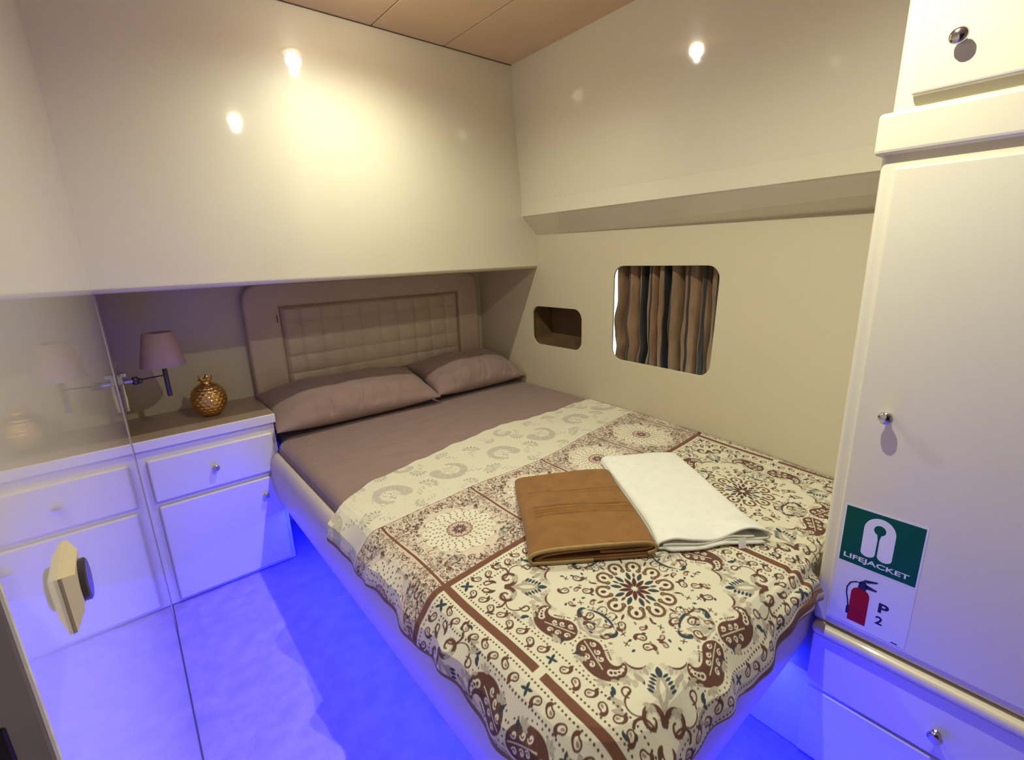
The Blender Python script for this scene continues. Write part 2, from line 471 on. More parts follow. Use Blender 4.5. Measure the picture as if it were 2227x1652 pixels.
# =================================================================== NIGHTSTAND
YC = 2.45
ns = thing('nightstand', 'white built-in bedside cabinet with a drawer over a door, left of the bed', 'bedside cabinet')
obj('body', box(XL + 0.0002, 0.492, YC, YN - 0.004, 0.004, 0.752, 0.003, 2), m_cab, ns)
obj('top', box(XL + 0.0002, 0.500, YC - 0.014, YN - 0.002, 0.752, 0.796, 0.004, 3), m_cab, ns)
obj('worktop_surface', box(XL + 0.003, 0.496, YC - 0.008, YN - 0.006, 0.7955, 0.7968), mat('countertop_laminate', (0.36, 0.25, 0.17), rough=0.35, coat=0.3, coat_rough=0.2), ns, label='brown laminate surface')
def raised_front(y0_, x0, x1, z0, z1, th=0.018, bev=0.007):
    return box(x0, x1, y0_ - th, y0_ + 0.002, z0, z1, bev, 3)
dr = obj('drawer', raised_front(YC, -0.018, 0.474, 0.514, 0.706), m_cab, ns)
obj('knob', knob_bm((0.219, YC - 0.018, 0.607), (0, -1, 0), 0.0155, 0.024), m_chrome, dr, smooth=True, label='round chrome knob')
do = obj('door', raised_front(YC, -0.012, 0.474, 0.022, 0.488), m_cab, ns)
obj('knob', knob_bm((0.400, YC - 0.018, 0.402), (0, -1, 0), 0.0155, 0.024), m_chrome, do, smooth=True, label='round chrome knob')

# =================================================================== WARDROBE AND DRAWER UNIT
XW = 1.367; YW = 0.358; YWn = -0.75
wd = thing('wardrobe', 'tall cream wardrobe on the right with one long door and an upper cupboard', 'wardrobe')
obj('body', box(XW, 1.825, YWn, YW, 0.475, 1.70, 0.012, 4), m_ward, wd)
# upper cupboard sits slightly back
obj('upper_body', box(XW + 0.004, 1.82, YWn, YW - 0.006, 1.70, CEIL - 0.004, 0.012, 4), m_ward, wd)
obj('cornice', box(XW - 0.016, 1.82, YWn, YW + 0.012, 1.684, 1.768, 0.009, 3), m_ward, wd)
def side_front(xf, y0, y1, z0, z1, th=0.014, bev=0.006):
    return box(xf - th, xf + 0.002, y0, y1, z0, z1, bev, 3)
do = obj('door', side_front(XW, -0.30, 0.328, 0.505, 1.655, 0.012, 0.005), m_ward, wd, label='long cream door')
obj('knob', knob_bm((XW - 0.012, 0.264, 1.103), (-1, 0, 0), 0.0155, 0.030), m_chrome, do, smooth=True, label='round chrome knob')
do = obj('upper_door', side_front(XW + 0.004, -0.30, 0.320, 1.792, 2.35, 0.018, 0.006), m_ward, wd)
obj('knob', knob_bm((XW - 0.014, 0.254, 1.876), (-1, 0, 0), 0.0155, 0.028), m_chrome, do, smooth=True, label='round chrome knob')

du = thing('drawer_unit', 'low white drawer base under the wardrobe, washed in blue light', 'drawer unit')
obj('body', box(XW + 0.002, 1.80, YWn, YW - 0.008, 0.004, 0.442), m_cab, du)
obj('ledge', box(XW - 0.022, 1.80, YWn, YW - 0.006, 0.440, 0.474, 0.014, 4), m_ledge, du, label='yellowed cream ledge over the drawer')
dr = obj('drawer', side_front(XW + 0.002, YWn + 0.02, YW - 0.010, 0.262, 0.437, 0.012, 0.004), m_cab, du)
obj('knob', knob_bm((XW - 0.010, 0.064, 0.330), (-1, 0, 0), 0.016, 0.024), m_chrome, dr, smooth=True, label='round chrome knob')
obj('lower_panel', side_front(XW + 0.002, YWn + 0.02, YW - 0.010, 0.012, 0.252, 0.012, 0.004), m_cab, du)
obj('plinth', box(XW + 0.003, 1.78, YW - 0.008, 0.74, 0.003, 0.285), m_cab, du)

# =================================================================== STICKERS (on the wardrobe door, facing -x)
XS = XW - 0.0122
def on_door(me, lift):
    """(a, b, thickness) with a to the right (towards -y), b up -> world"""
    me.transform(Matrix(((0, 0, -1, XS - lift), (-1, 0, 0, 0), (0, 1, 0, 0), (0, 0, 0, 1))))
    return me
def P2(y, z): return (-y, z)
def quad(y0, y1, z0, z1, r=0.002):
    return rrect(-max(y0, y1), -min(y0, y1), z0, z1, r, 3)
s1 = thing('lifejacket_sign', 'green LIFEJACKET sticker with a white vest symbol on the wardrobe door', 'sticker')
obj('backing', on_door(panel2d([quad(0.3185, 0.152, 0.690, 0.857)], 0.0004), 0.0), m_paper, s1, label='white sticker border')
obj('green_field', on_door(panel2d([quad(0.3145, 0.156, 0.695, 0.852, 0.0008)], 0.0003), 0.0004), m_green, s1)
gy = lambda s: 0.3145 - s * 0.1585
gz = lambda t: 0.852 - t * 0.157
def vest():
    L_ = gy(0.265); R_ = gy(0.675); top = gz(0.07); cx = 0.47
    out = []
    hw = 0.205
    for i in range(25):
        a = PI * i / 24
        out.append((-gy(cx) + hw * 0.1585 * math.cos(a), gz(0.07 + 0.23) + 0.23 * 0.157 * math.sin(a)))
    # left lobe bottom, slit, keyhole, slit, right lobe bottom
    for i in range(1, 13):
        a = PI + PI * i / 24 * 2 * 0.5
        out.append((-gy(cx - 0.11) + 0.095 * 0.1585 * math.cos(PI + (i / 12) * PI), gz(0.71) + 0.08 * 0.157 * math.sin(PI + (i / 12) * PI)))
    out.append((-gy(cx - 0.012), gz(0.44)))
    for i in range(19):
        a = math.radians(250 - i * (320 / 18))
        out.append((-gy(cx) + 0.078 * 0.1585 * math.cos(a), gz(0.27) + 0.085 * 0.157 * math.sin(a)))
    out.append((-gy(cx + 0.012), gz(0.44)))
    for i in range(0, 13):
        a = PI + (i / 12) * PI
        out.append((-gy(cx + 0.11) + 0.095 * 0.1585 * math.cos(a), gz(0.71) + 0.08 * 0.157 * math.sin(a)))
    return out
obj('vest_symbol', on_door(panel2d([vest()], 0.0002), 0.0008), m_paper, s1)
me = fit(text_mesh('LIFEJACKET', 0.02, 0.0002, 0.0004), -gy(0.055), -gy(0.915), gz(0.945), gz(0.835))
obj('lettering', on_door(me, 0.0008), m_paper, s1, label='white letters LIFEJACKET')
s2 = thing('extinguisher_sign', 'pale sticker with a red fire extinguisher and P 2 under the green sign', 'sticker')
obj('backing', on_door(panel2d([quad(0.3185, 0.152, 0.516, 0.689)], 0.0004), 0.0), m_clear, s2)
body = [P2(0.277, 0.533), P2(0.237, 0.529), P2(0.237, 0.618)] + [P2(0.257 + 0.020 * math.cos(a), 0.618 + 0.019 * math.sin(a)) for a in [PI - PI * i / 10 for i in range(1, 11)]]
body = [P2(0.277, 0.530), P2(0.237, 0.530)] + [P2(0.257 - 0.020 * math.cos(PI * i / 12), 0.614 + 0.020 * math.sin(PI * i / 12)) for i in range(13)]
obj('cylinder_symbol', on_door(panel2d([body], 0.0002), 0.0004), m_red, s2, label='red extinguisher body')
def stroke2(pts, w):
    L_, R_ = [], []
    for i, p in enumerate(pts):
        a = Vector(pts[max(i - 1, 0)]); b_ = Vector(pts[min(i + 1, len(pts) - 1)])
        d_ = (b_ - a).normalized(); nn = Vector((-d_.y, d_.x)) * w / 2
        L_.append((p[0] + nn.x, p[1] + nn.y)); R_.append((p[0] - nn.x, p[1] - nn.y))
    return L_ + R_[::-1]
bm = bmesh.new()
for lpp in ([P2(0.265, 0.634), P2(0.248, 0.630), P2(0.245, 0.645), P2(0.252, 0.661), P2(0.262, 0.652)],
            [P2(0.254, 0.662), P2(0.226, 0.669), P2(0.226, 0.665), P2(0.247, 0.655)],
            [P2(0.248, 0.650), P2(0.225, 0.645), P2(0.225, 0.641), P2(0.247, 0.638)],
            stroke2([P2(0.258, 0.648), P2(0.270, 0.648), P2(0.281, 0.640), P2(0.287, 0.624), P2(0.2865, 0.606), P2(0.282, 0.588), P2(0.2785, 0.568)], 0.0032),
            rrect(-0.2825, -0.2755, 0.546, 0.570, 0.003, 3)):
    t_ = panel2d([lpp], 0.0002); t_.transform(Matrix.Translation((0, 0, 0.00002 * len(bm.verts) * 0))); bm.from_mesh(t_); bpy.data.meshes.remove(t_)
me = bpy.data.meshes.new('hose_symbol'); bm.to_mesh(me); bm.free()
obj('hose_symbol', on_door(me, 0.00065), m_black, s2, label='black hose and lever')
obj('letter', on_door(fit(text_mesh('P', 0.03, 0.0002, 0.001), -0.2165, -0.195, 0.588, 0.616), 0.0004), m_black, s2, label='black letter P')
obj('digit', on_door(fit(text_mesh('2', 0.02, 0.0002, 0.0005), -0.2185, -0.203, 0.553, 0.577), 0.0004), m_black, s2, label='black digit 2')
obj('dash', on_door(panel2d([quad(0.180, 0.167, 0.5195, 0.5225, 0.0005)], 0.0002), 0.0004), m_black, s2)

# =================================================================== HEADBOARD
HF = 2.80
hb = thing('headboard', 'cream upholstered headboard with a padded frame and tufted centre', 'headboard')
HX0, HX1, HZ1 = 0.522, 1.985, 1.385
PX0, PX1, PZ0, PZ1 = 0.668, 1.853, 0.790, 1.284
outer = [(HX0, 0.60), (HX1, 0.60)] + [(HX1 - 0.085 + 0.085 * math.cos(a), HZ1 - 0.085 + 0.085 * math.sin(a)) for a in [PI / 2 * i / 8 for i in range(9)]] \
    + [(HX0 + 0.085 + 0.085 * math.cos(a), HZ1 - 0.085 + 0.085 * math.sin(a)) for a in [PI / 2 + PI / 2 * i / 8 for i in range(9)]]
me = panel2d([outer, rrect(PX0, PX1, PZ0, PZ1, 0.012, 4)], 0.052, 0.015)
me.transform(Matrix(((1, 0, 0, 0), (0, 0, -1, YN - 0.003), (0, 1, 0, 0), (0, 0, 0, 1))))
obj('frame', me, m_pad, hb, smooth=False)
# tufted cushion: biscuit pattern, stitched lines with soft pillows
NX, NZ = 220, 96
V = []; Fc = []
ncol, nrow = 10, 5
for j in range(NZ + 1):
    for i in range(NX + 1):
        s = i / NX; t = j / NZ
        u = s * ncol; v = t * nrow
        fu = abs(math.sin(PI * u)); fv = abs(math.sin(PI * v))
        puff = (fu ** 0.35) * 0.45 + (fv ** 0.4) * 0.55
        puff = 0.026 * puff * (0.75 + 0.25 * math.sin(3 * s * PI + 1)) + 0.0015 * math.sin(40 * s) * math.sin(17 * t)
        edge = min(1, min(s, 1 - s) * 34, min(t, 1 - t) * 16)
        V.append((PX0 + 0.004 + s * (PX1 - PX0 - 0.008), YN - 0.010 - 0.020 * edge ** .5 - puff * edge, PZ0 + 0.003 + t * (PZ1 - PZ0 - 0.006)))
for j in range(NZ):
    for i in range(NX):
        a = j * (NX + 1) + i
        Fc.append((a, a + 1, a + NX + 2, a + NX + 1))
me = bpy.data.meshes.new('tufted_cushion'); me.from_pydata(V, [], Fc)
obj('tufted_cushion', me, m_pad, hb, smooth=True)
obj('slot', box(0.6625, 0.6665, YN - 0.0565, YN - 0.052, 1.185, 1.225), m_dark, hb, label='dark slit in the frame')

# =================================================================== BED
bed = thing('bed', 'double bed on a rounded cream platform, with a fitted taupe sheet', 'bed')
BX0, BY0 = 0.440, 0.362          # outermost line of the shell, left side and foot
BX1, BY1 = 1.80, 2.430
def bed_path(inset, z, rc=0.13):
    x0 = BX0 + inset; y0 = BY0 + inset; r = max(rc - inset, 0.02)
    pts = [Vector((x0, BY1 - (BY1 - y0 - r) * i / 20, z)) for i in range(21)]
    for i in range(1, 13):
        a = PI + PI / 2 * i / 12
        pts.append(Vector((x0 + r + r * math.cos(a), y0 + r + r * math.sin(a), z)))
    for i in range(1, 15):
        pts.append(Vector((x0 + r + (BX1 - x0 - r) * i / 14, y0, z)))
    return pts
shell_prof = [(0.11, 0.590), (0.056, 0.598), (0.042, 0.602), (0.030, 0.600), (0.019, 0.588), (0.008, 0.565), (0.002, 0.53), (0.0, 0.49), (0.0, 0.45), (0.004, 0.41), (0.012, 0.37),
              (0.022, 0.335), (0.033, 0.308), (0.040, 0.300), (0.047, 0.301), (0.052, 0.310), (0.058, 0.332), (0.60, 0.334)]
bm = sweep(shell_prof, bed_path, closed=False)
obj('platform', bm, m_vinyl, bed, smooth=True, label='rounded cream platform')
obj('plinth', box(0.95, BX1, 0.80, 2.80, 0.003, 0.333), m_vinyl, bed)
# led strip tucked behind the lip
bm = sweep([(0.088, 0.322), (0.088, 0.3325), (0.098, 0.3325), (0.098, 0.322), (0.088, 0.322)], lambda i_, z_: bed_path(i_, z_)[:-14] + [Vector((1.35, BY0 + i_, z_))])
obj('led_strip', bm, m_led, bed, label='blue light strip under the platform')
# mattress with fitted sheet
MX0, MY0, MY1 = 0.486, 0.405, 2.792
def mattress_ring(inset, z):
    x0 = MX0 + inset; y0 = MY0 + inset; r = 0.12 - inset * 0.6
    pts = []
    for i in range(24): pts.append((x0, 2.40 - (2.40 - y0 - r) * i / 23))
    for i in range(1, 13):
        a = PI + PI / 2 * i / 12
        pts.append((x0 + r + r * math.cos(a), y0 + r + r * math.sin(a)))
    for i in range(1, 13): pts.append((x0 + r + (1.85 - x0 - r) * i / 12, y0))
    for i in range(25):
        y = y0 + 0.004 + (2.79 - inset - y0) * i / 24
        pts.append((hull(y, 0.56) - 0.006 - inset * 0.2, y))
    pts.append((0.525 + inset, 2.79 - inset)); pts.append((0.520 + inset, 2.43)); 
    return [Vector((x, y, z)) for x, y in pts]
bm = bmesh.new()
mp = [(0.004, 0.597), (0.0, 0.612), (0.001, 0.626), (0.006, 0.640), (0.014, 0.651), (0.025, 0.658), (0.038, 0.6615), (0.06, 0.6620)]
rows = [[bm.verts.new(c) for c in mattress_ring(i_, z_)] for i_, z_ in mp]
n = len(rows[0])
for j in range(len(rows) - 1):
    for i in range(n):
        k_ = (i + 1) % n
        bm.faces.new((rows[j][i], rows[j][k_], rows[j + 1][k_], rows[j + 1][i]))
bm.faces.new(rows[-1]); bm.faces.new(rows[0][::-1])
bmesh.ops.recalc_face_normals(bm, faces=bm.faces)
mo = obj('mattress', bm, m_sheet, bed, smooth=True, label='taupe fitted sheet')
mo.data.polygons[-2].use_smooth = False

# =================================================================== PILLOWS
def pillow(name, cx, cy, cz, sx, sy, th, tilt, yaw, roll, seed, label):
    rnd = random.Random(seed); N = 150; Mh = 96
    ph = [rnd.uniform(0, 6.28) for _ in range(14)]
    V = []; Fc = []
    for side in (1, -1):
        for j in range(Mh + 1):
            for i in range(N + 1):
                s = -1 + 2 * i / N; t = -1 + 2 * j / Mh
                e = max(0.0, (1 - abs(s) ** 2.6)) ** 0.50 * max(0.0, (1 - abs(t) ** 2.3)) ** 0.55
                # corners pinch out, sides pull in
                px = s * (1 - 0.045 * (1 - t * t) * abs(s) ** 3)
                py = t * (1 - 0.07 * (1 - s * s) * abs(t) ** 3)
                z = e * th * (0.60 if side > 0 else -0.40)
                wr = 0.0
                if side > 0:
                    # gathers and creases running up from the front edge
                    fr = max(0, -t)
                    q = s + 0.10 * math.sin(3 * t + ph[0])
                    wr = 0.0
                    for k in range(7):
                        c_ = -0.75 + 0.26 * k + 0.05 * math.sin(ph[k]); w_ = 0.022 + 0.012 * math.sin(ph[k + 4]) ** 2
                        wr -= (0.010 + 0.008 * math.sin(ph[k + 7])) * math.exp(-((q - c_ - (0.35 + 0.2 * math.sin(ph[k + 3])) * (1 - fr)) / w_) ** 2) * fr ** 1.3
                        wr += 0.006 * math.exp(-((q - c_ - 0.05 - 0.35 * (1 - fr)) / (w_ * 1.6)) ** 2) * fr ** 1.3
                    wr += 0.007 * math.sin(6 * s + 4 * t + ph[2]) * math.sin(5 * t - 2 * s + ph[3])
                    wr += 0.0025 * math.sin(17 * s - 11 * t + ph[4]) * math.sin(7 * t + 5 * s)
                    z += wr * min(1, e * 2.0)
                    z -= 0.012 * math.exp(-((t + 0.86) / 0.10) ** 2) * (0.5 + 0.5 * math.sin(9 * s + ph[5])) * min(1, e * 2)
                V.append((px * sx / 2, py * sy / 2, z))
    off = (N + 1) * (Mh + 1)
    for k in (0, off):
        for j in range(Mh):
            for i in range(N):
                a = k + j * (N + 1) + i
                f_ = (a, a + 1, a + N + 2, a + N + 1)
                Fc.append(f_ if k == 0 else f_[::-1])
    me = bpy.data.meshes.new(name); me.from_pydata(V, [], Fc)
    b = bmesh.new(); b.from_mesh(me); bmesh.ops.remove_doubles(b, verts=b.verts, dist=0.0006); b.to_mesh(me); b.free()
    o = obj(name, me, m_pillow, smooth=True)
    o.location = (cx, cy, cz)
    o.rotation_euler = (tilt, roll, yaw)
    tag(o, label, 'pillow', 'taupe pillows at the head of the bed')
    return o
pillow('pillow', 0.935, 2.575, 0.762, 0.90, 0.440, 0.19, math.radians(13), math.radians(-1.0), math.radians(0.5), 3, 'larger taupe pillow on the left, lapping over the other pillow')
pillow('pillow', 1.718, 2.575, 0.766, 0.67, 0.430, 0.19, math.radians(14), math.radians(-1.5), math.radians(-0.5), 8, 'taupe pillow on the right against the hull wall')

# =================================================================== BEDSPREAD PATTERN (printed cloth, colours per vertex)
CREAM = (0.70, 0.645, 0.47); BROWN = (0.115, 0.042, 0.024); TEAL = (0.028, 0.045, 0.06)
GREY = (0.40, 0.35, 0.26); PINK = (0.56, 0.40, 0.30); BAR = (0.165, 0.062, 0.030); RED = (0.075, 0.014, 0.012)
class Canvas:
    def __init__(s, w, h, res, bg):
        s.w, s.h, s.res = w, h, res
        s.nx, s.ny = int(round(w / res)), int(round(h / res))
        s.im = np.empty((s.ny, s.nx, 3), np.float32); s.im[:] = bg
    def chain(s, pts, rad, col, al=1.0):
        pts = np.asarray(pts, float); rad = np.broadcast_to(np.asarray(rad, float), (len(pts),))
        m = rad.max() + s.res
        x0 = int((pts[:, 0].min() - m + s.w / 2) / s.res) - 1; x1 = int((pts[:, 0].max() + m + s.w / 2) / s.res) + 2
        y0 = int((pts[:, 1].min() - m + s.h / 2) / s.res) - 1; y1 = int((pts[:, 1].max() + m + s.h / 2) / s.res) + 2
        x0 = max(x0, 0); y0 = max(y0, 0); x1 = min(x1, s.nx); y1 = min(y1, s.ny)
        if x1 <= x0 or y1 <= y0: return
        X = (np.arange(x0, x1) + 0.5) * s.res - s.w / 2; Y = (np.arange(y0, y1) + 0.5) * s.res - s.h / 2
        D = np.full((y1 - y0, x1 - x0), 1e9)
        for (px, py), r in zip(pts, rad):
            if r <= 0: continue
            D = np.minimum(D, np.sqrt((X[None, :] - px) ** 2 + (Y[:, None] - py) ** 2) - r)
        a = (np.clip(0.5 - D / s.res, 0, 1) * al)[..., None]
        w_ = s.im[y0:y1, x0:x1]; s.im[y0:y1, x0:x1] = w_ * (1 - a) + np.array(col) * a
    def rect(s, x0, x1, y0, y1, col):
        a = int((x0 + s.w / 2) / s.res + .5); b = int((x1 + s.w / 2) / s.res + .5); c = int((y0 + s.h / 2) / s.res + .5); d_ = int((y1 + s.h / 2) / s.res + .5)
        s.im[max(c, 0):max(d_, 0), max(a, 0):max(b, 0)] = col
class Pen:
    """draws motifs in a local frame: origin, angle, scale, mirror"""
    def __init__(s, cv, ox, oy, ang=0.0, sc=1.0, mir=1):
        s.cv, s.ox, s.oy, s.c, s.s, s.k, s.m = cv, ox, oy, math.cos(ang), math.sin(ang), sc, mir
    def tr(s, p):
        p = np.asarray(p, float) * s.k; p = p * np.array((1, s.m))
        return np.stack((s.ox + p[:, 0] * s.c - p[:, 1] * s.s, s.oy + p[:, 0] * s.s + p[:, 1] * s.c), 1)
    def ch(s, p, r, col, al=1.0): s.cv.chain(s.tr(p), np.asarray(r, float) * s.k, col, al)
    def dot(s, x, y, r, col): s.ch([(x, y)], [r], col)
    def line(s, a, b, r, col, n=14):
        t = np.linspace(0, 1, n)[:, None]; s.ch(np.array(a) * (1 - t) + np.array(b) * t, np.full(n, r), col)
    def petal(s, x, y, ang, L, w, col):
        t = np.linspace(0, 1, 16); r = w * np.sin(PI * t) ** 0.9 * (1.1 - 0.35 * t)
        s.ch(np.stack((x + math.cos(ang) * L * t, y + math.sin(ang) * L * t), 1), r, col)
    def arc(s, x, y, R, a0, a1, r0, r1, col, n=22, pinch=False):
        t = np.linspace(0, 1, n); a = np.radians(a0 + (a1 - a0) * t)
        rr = r0 + (r1 - r0) * t
        if pinch: rr = rr * np.sin(PI * t) ** 0.6
        s.ch(np.stack((x + R * np.cos(a), y + R * np.sin(a)), 1), rr, col)
    def spiral(s, x, y, R0, R1, a0, a1, r0, r1, col, n=34):
        t = np.linspace(0, 1, n); a = np.radians(a0 + (a1 - a0) * t); R_ = R0 + (R1 - R0) * t
        s.ch(np.stack((x + R_ * np.cos(a), y + R_ * np.sin(a)), 1), r0 + (r1 - r0) * t, col)
    def drop(s, x, y, ang, L, w, bend, col, shrink=0.0):
        """paisley body: round head at (x,y), curled tail"""
        t = np.linspace(0, 1, 22)
        a = ang + bend * t * t * 1.25
        dx = np.cumsum(np.cos(a)) * L / 22; dy = np.cumsum(np.sin(a)) * L / 22
        r = np.maximum(w * (1 - t) ** 0.75 * (1 + 0.5 * t) - shrink, 0)
        s.ch(np.stack((x + dx, y + dy), 1), r, col)
def paisley_small(P, col=BROWN):
    P.drop(0, 0, 0, 0.026, 0.0098, 2.2, col); P.drop(0.0004, 0.0, 0, 0.013, 0.0060, 1.4, CREAM); P.drop(-0.0008, 0.0006, 0, 0.007, 0.0030, 1.0, (0.30, 0.20, 0.14))
def paisley_big(P):
    n = 40; t = np.linspace(0, 1, n)
    a = -0.30 + 2.9 * t ** 2.0
    dx = np.cumsum(np.cos(a)) * 0.128 / n; dy = np.cumsum(np.sin(a)) * 0.128 / n
    r = 0.0325 * np.minimum(1, (1 - t) ** 0.80 * (1 + 0.55 * t)) + 0.0012
    rh = r + 0.0085
    # dotted halo
    for sgn in (1, -1):
        for k in range(0, 30 if sgn < 0 else 20, 3):
            nx, ny = -math.sin(a[k]) * sgn, math.cos(a[k]) * sgn
            P.dot(dx[k] + nx * rh[k], dy[k] + ny * rh[k], 0.0023, BROWN)
    for k in range(9):
        b = PI / 2 - 0.35 + PI * (k + .5) / 9
        P.dot(dx[0] + rh[0] * math.cos(b), dy[0] + rh[0] * math.sin(b), 0.0023, BROWN)
    P.ch(np.stack((dx, dy), 1), r, BROWN)
    # cream vines
    P.line((-0.024, 0.004), (0.058, -0.006), 0.0017, CREAM, 24)
    for x, y, m in ((-0.010, -0.013, -1), (0.014, -0.018, -1), (0.036, -0.020, -1), (-0.006, 0.018, 1), (0.017, 0.013, 1), (0.036, 0.008, 1)):
        P.spiral(x, y, 0.0082, 0.0018, -160 * m, 170 * m, 0.0014, 0.0027, CREAM, 26)
    for k in range(24, 37, 3): P.dot(dx[k] , dy[k], max(r[k] * 0.42, 0.001), CREAM)
    for k in range(24, 33, 3): P.dot(dx[k], dy[k], max(r[k] * 0.20, 0.0006), BROWN)
def curl_heart(P, col=(0.15, 0.075, 0.035)):
    for m in (1, -1):
        Q = Pen(P.cv, P.ox, P.oy, math.atan2(P.s, P.c), P.k, m)
        Q.arc(0.0, 0.0, 0.0155, 0, 125, 0.0032, 0.0036, col)
        Q.spiral(-0.0125, 0.0095, 0.0058, 0.0015, 40, 330, 0.0032, 0.0018, col)
    P.petal(-0.005, 0, 0, 0.012, 0.0048, RED)
def fleur(P, big=1.0):
    """corner ornament pointing along +x, mirror symmetric"""
    P.petal(0.030, 0, 0, 0.070, 0.013, GREY); P.petal(0.045, 0, 0, 0.040, 0.006, CREAM)
    P.petal(0.088, 0, 0, 0.022, 0.0065, TEAL)
    for m in (1, -1):
        Q = Pen(P.cv, P.ox, P.oy, math.atan2(P.s, P.c), P.k, m)
        Q.spiral(0.018, 0.026, 0.0235, 0.004, -90, 330, 0.0056, 0.0016, BROWN, 46)
        for kk in range(11):
            aa = math.radians(-80 + kk * 24); Q.dot(0.018 + 0.0168 * math.cos(aa), 0.026 + 0.0168 * math.sin(aa), 0.0011, BROWN)
        Q.spiral(0.018, 0.026, 0.0150, 0.004, -60, 250, 0.0012, 0.0008, GREY, 30)
        Q.spiral(-0.004, 0.050, 0.030, 0.012, -70, 60, 0.0016, 0.0030, BROWN, 30)
        Q.petal(0.050, 0.012, 0.45, 0.030, 0.0062, GREY)
        Q.arc(0.040, 0.050, 0.020, 200, 30, 0.0014, 0.0022, BROWN)
        Q.spiral(0.062, 0.062, 0.012, 0.003, 180, -160, 0.0016, 0.0022, BROWN)
        Q.drop(-0.030, 0.010, 0.5, 0.026, 0.0075, -1.2, BROWN); Q.drop(-0.030, 0.010, 0.5, 0.010, 0.0036, -1.0, CREAM)
        Q.drop(-0.010, 0.058, 2.0, 0.030, 0.006, -2.0, TEAL)
        for k in range(5): Q.petal(0.060 + 0.007 * k, 0.017 - 0.0030 * k, 0.95, 0.014, 0.0032, TEAL)
        Q.petal(0.022, 0.074, 1.3, 0.022, 0.006, GREY); Q.petal(0.028, 0.078, 0.5, 0.020, 0.005, GREY)
        Q.petal(0.080, 0.030, 0.8, 0.022, 0.006, GREY); Q.petal(0.092, 0.020, 0.3, 0.018, 0.0045, GREY)
        for k, an in enumerate((0.2, 1.9, 3.6)): Q.petal(0.050, 0.088, an, 0.012, 0.0034, TEAL)
def star(P, r=0.013):
    for k in range(4): P.petal(0, 0, k * PI / 2, r * 1.2, r * 0.30, TEAL)
    P.dot(0, 0, r * 0.36, TEAL)
def sprig(P, col):
    P.line((-0.006, -0.003), (0.006, 0.003), 0.0014, col); P.line((-0.004, 0.005), (0.004, -0.005), 0.0013, col); P.dot(0, 0, 0.0022, col)
def medallion(cv, sc, simple=False):
    n = 10
    for k in range(n):
        a = 2 * PI * k / n
        P = Pen(cv, 0, 0, a, sc); P.petal(0.006, 0, 0, 0.036, 0.0062, RED)
        P = Pen(cv, 0, 0, a + PI / n, sc); P.petal(0.031, 0, 0, 0.030, 0.0062, TEAL)
        if k % 2: Pen(cv, 0, 0, a, sc).petal(0.040, 0, 0, 0.018, 0.0040, (0.10, 0.055, 0.045))
    for k in range(n):
        a = 2 * PI * k / n
        c_, s_ = math.cos(a), math.sin(a)
        curl_heart(Pen(cv, 0.080 * sc * c_, 0.080 * sc * s_, a, sc * 1.12))
        a += PI / n
        Pen(cv, 0, 0, a, sc).petal(0.092, 0, 0, 0.022, 0.0034, BROWN)
        for m in (1, -1): Pen(cv, 0, 0, a, sc, m).petal(0.088, 0.004, 0.7, 0.013, 0.0022, PINK)
def edge_band(cv, H2, V2, sc, small=False):
    """dotted lines and a row of small paisleys along all four sides"""
    sp = 0.0098 * sc
    for side in range(4):
        L = (H2 if side % 2 == 0 else V2); D = (V2 if side % 2 == 0 else H2)
        ang = side * PI / 2
        c_, s_ = math.cos(ang), math.sin(ang)
        def at(u, d_): # u along side, d_ distance in from the edge
            x, y = u, -(D - d_)
            return (x * c_ - y * s_, x * s_ + y * c_)
        for d_ in (0.022 * sc, 0.064 * sc):
            n_ = int((L - d_) * 2 / sp)
            for k in range(n_ + 1):
                u = -(L - d_) + k * (L - d_) * 2 / n_
                x, y = at(u, d_); Pen(cv, x, y, 0, sc).dot(0, 0, 0.0026, BROWN if not small else (0.2, 0.1, 0.07))
        n_ = int((L - 0.06 * sc) * 2 / (0.034 * sc))
        for k in range(n_):
            u = -(L - 0.06 * sc) + (k + .5) * (L - 0.06 * sc) * 2 / n_
            x, y = at(u - 0.005 * sc, 0.043 * sc)
            if not small and abs(u) < 0.016: star(Pen(cv, x, y, 0.3, 1)); continue
            paisley_small(Pen(cv, x, y, ang + (0.5 if k % 2 else -0.4), sc, 1 if k % 2 else -1))
        x, y = at(-(L - 0.043 * sc), 0.043 * sc); star(Pen(cv, x, y, PI / 4, sc * 1.1), 0.015)

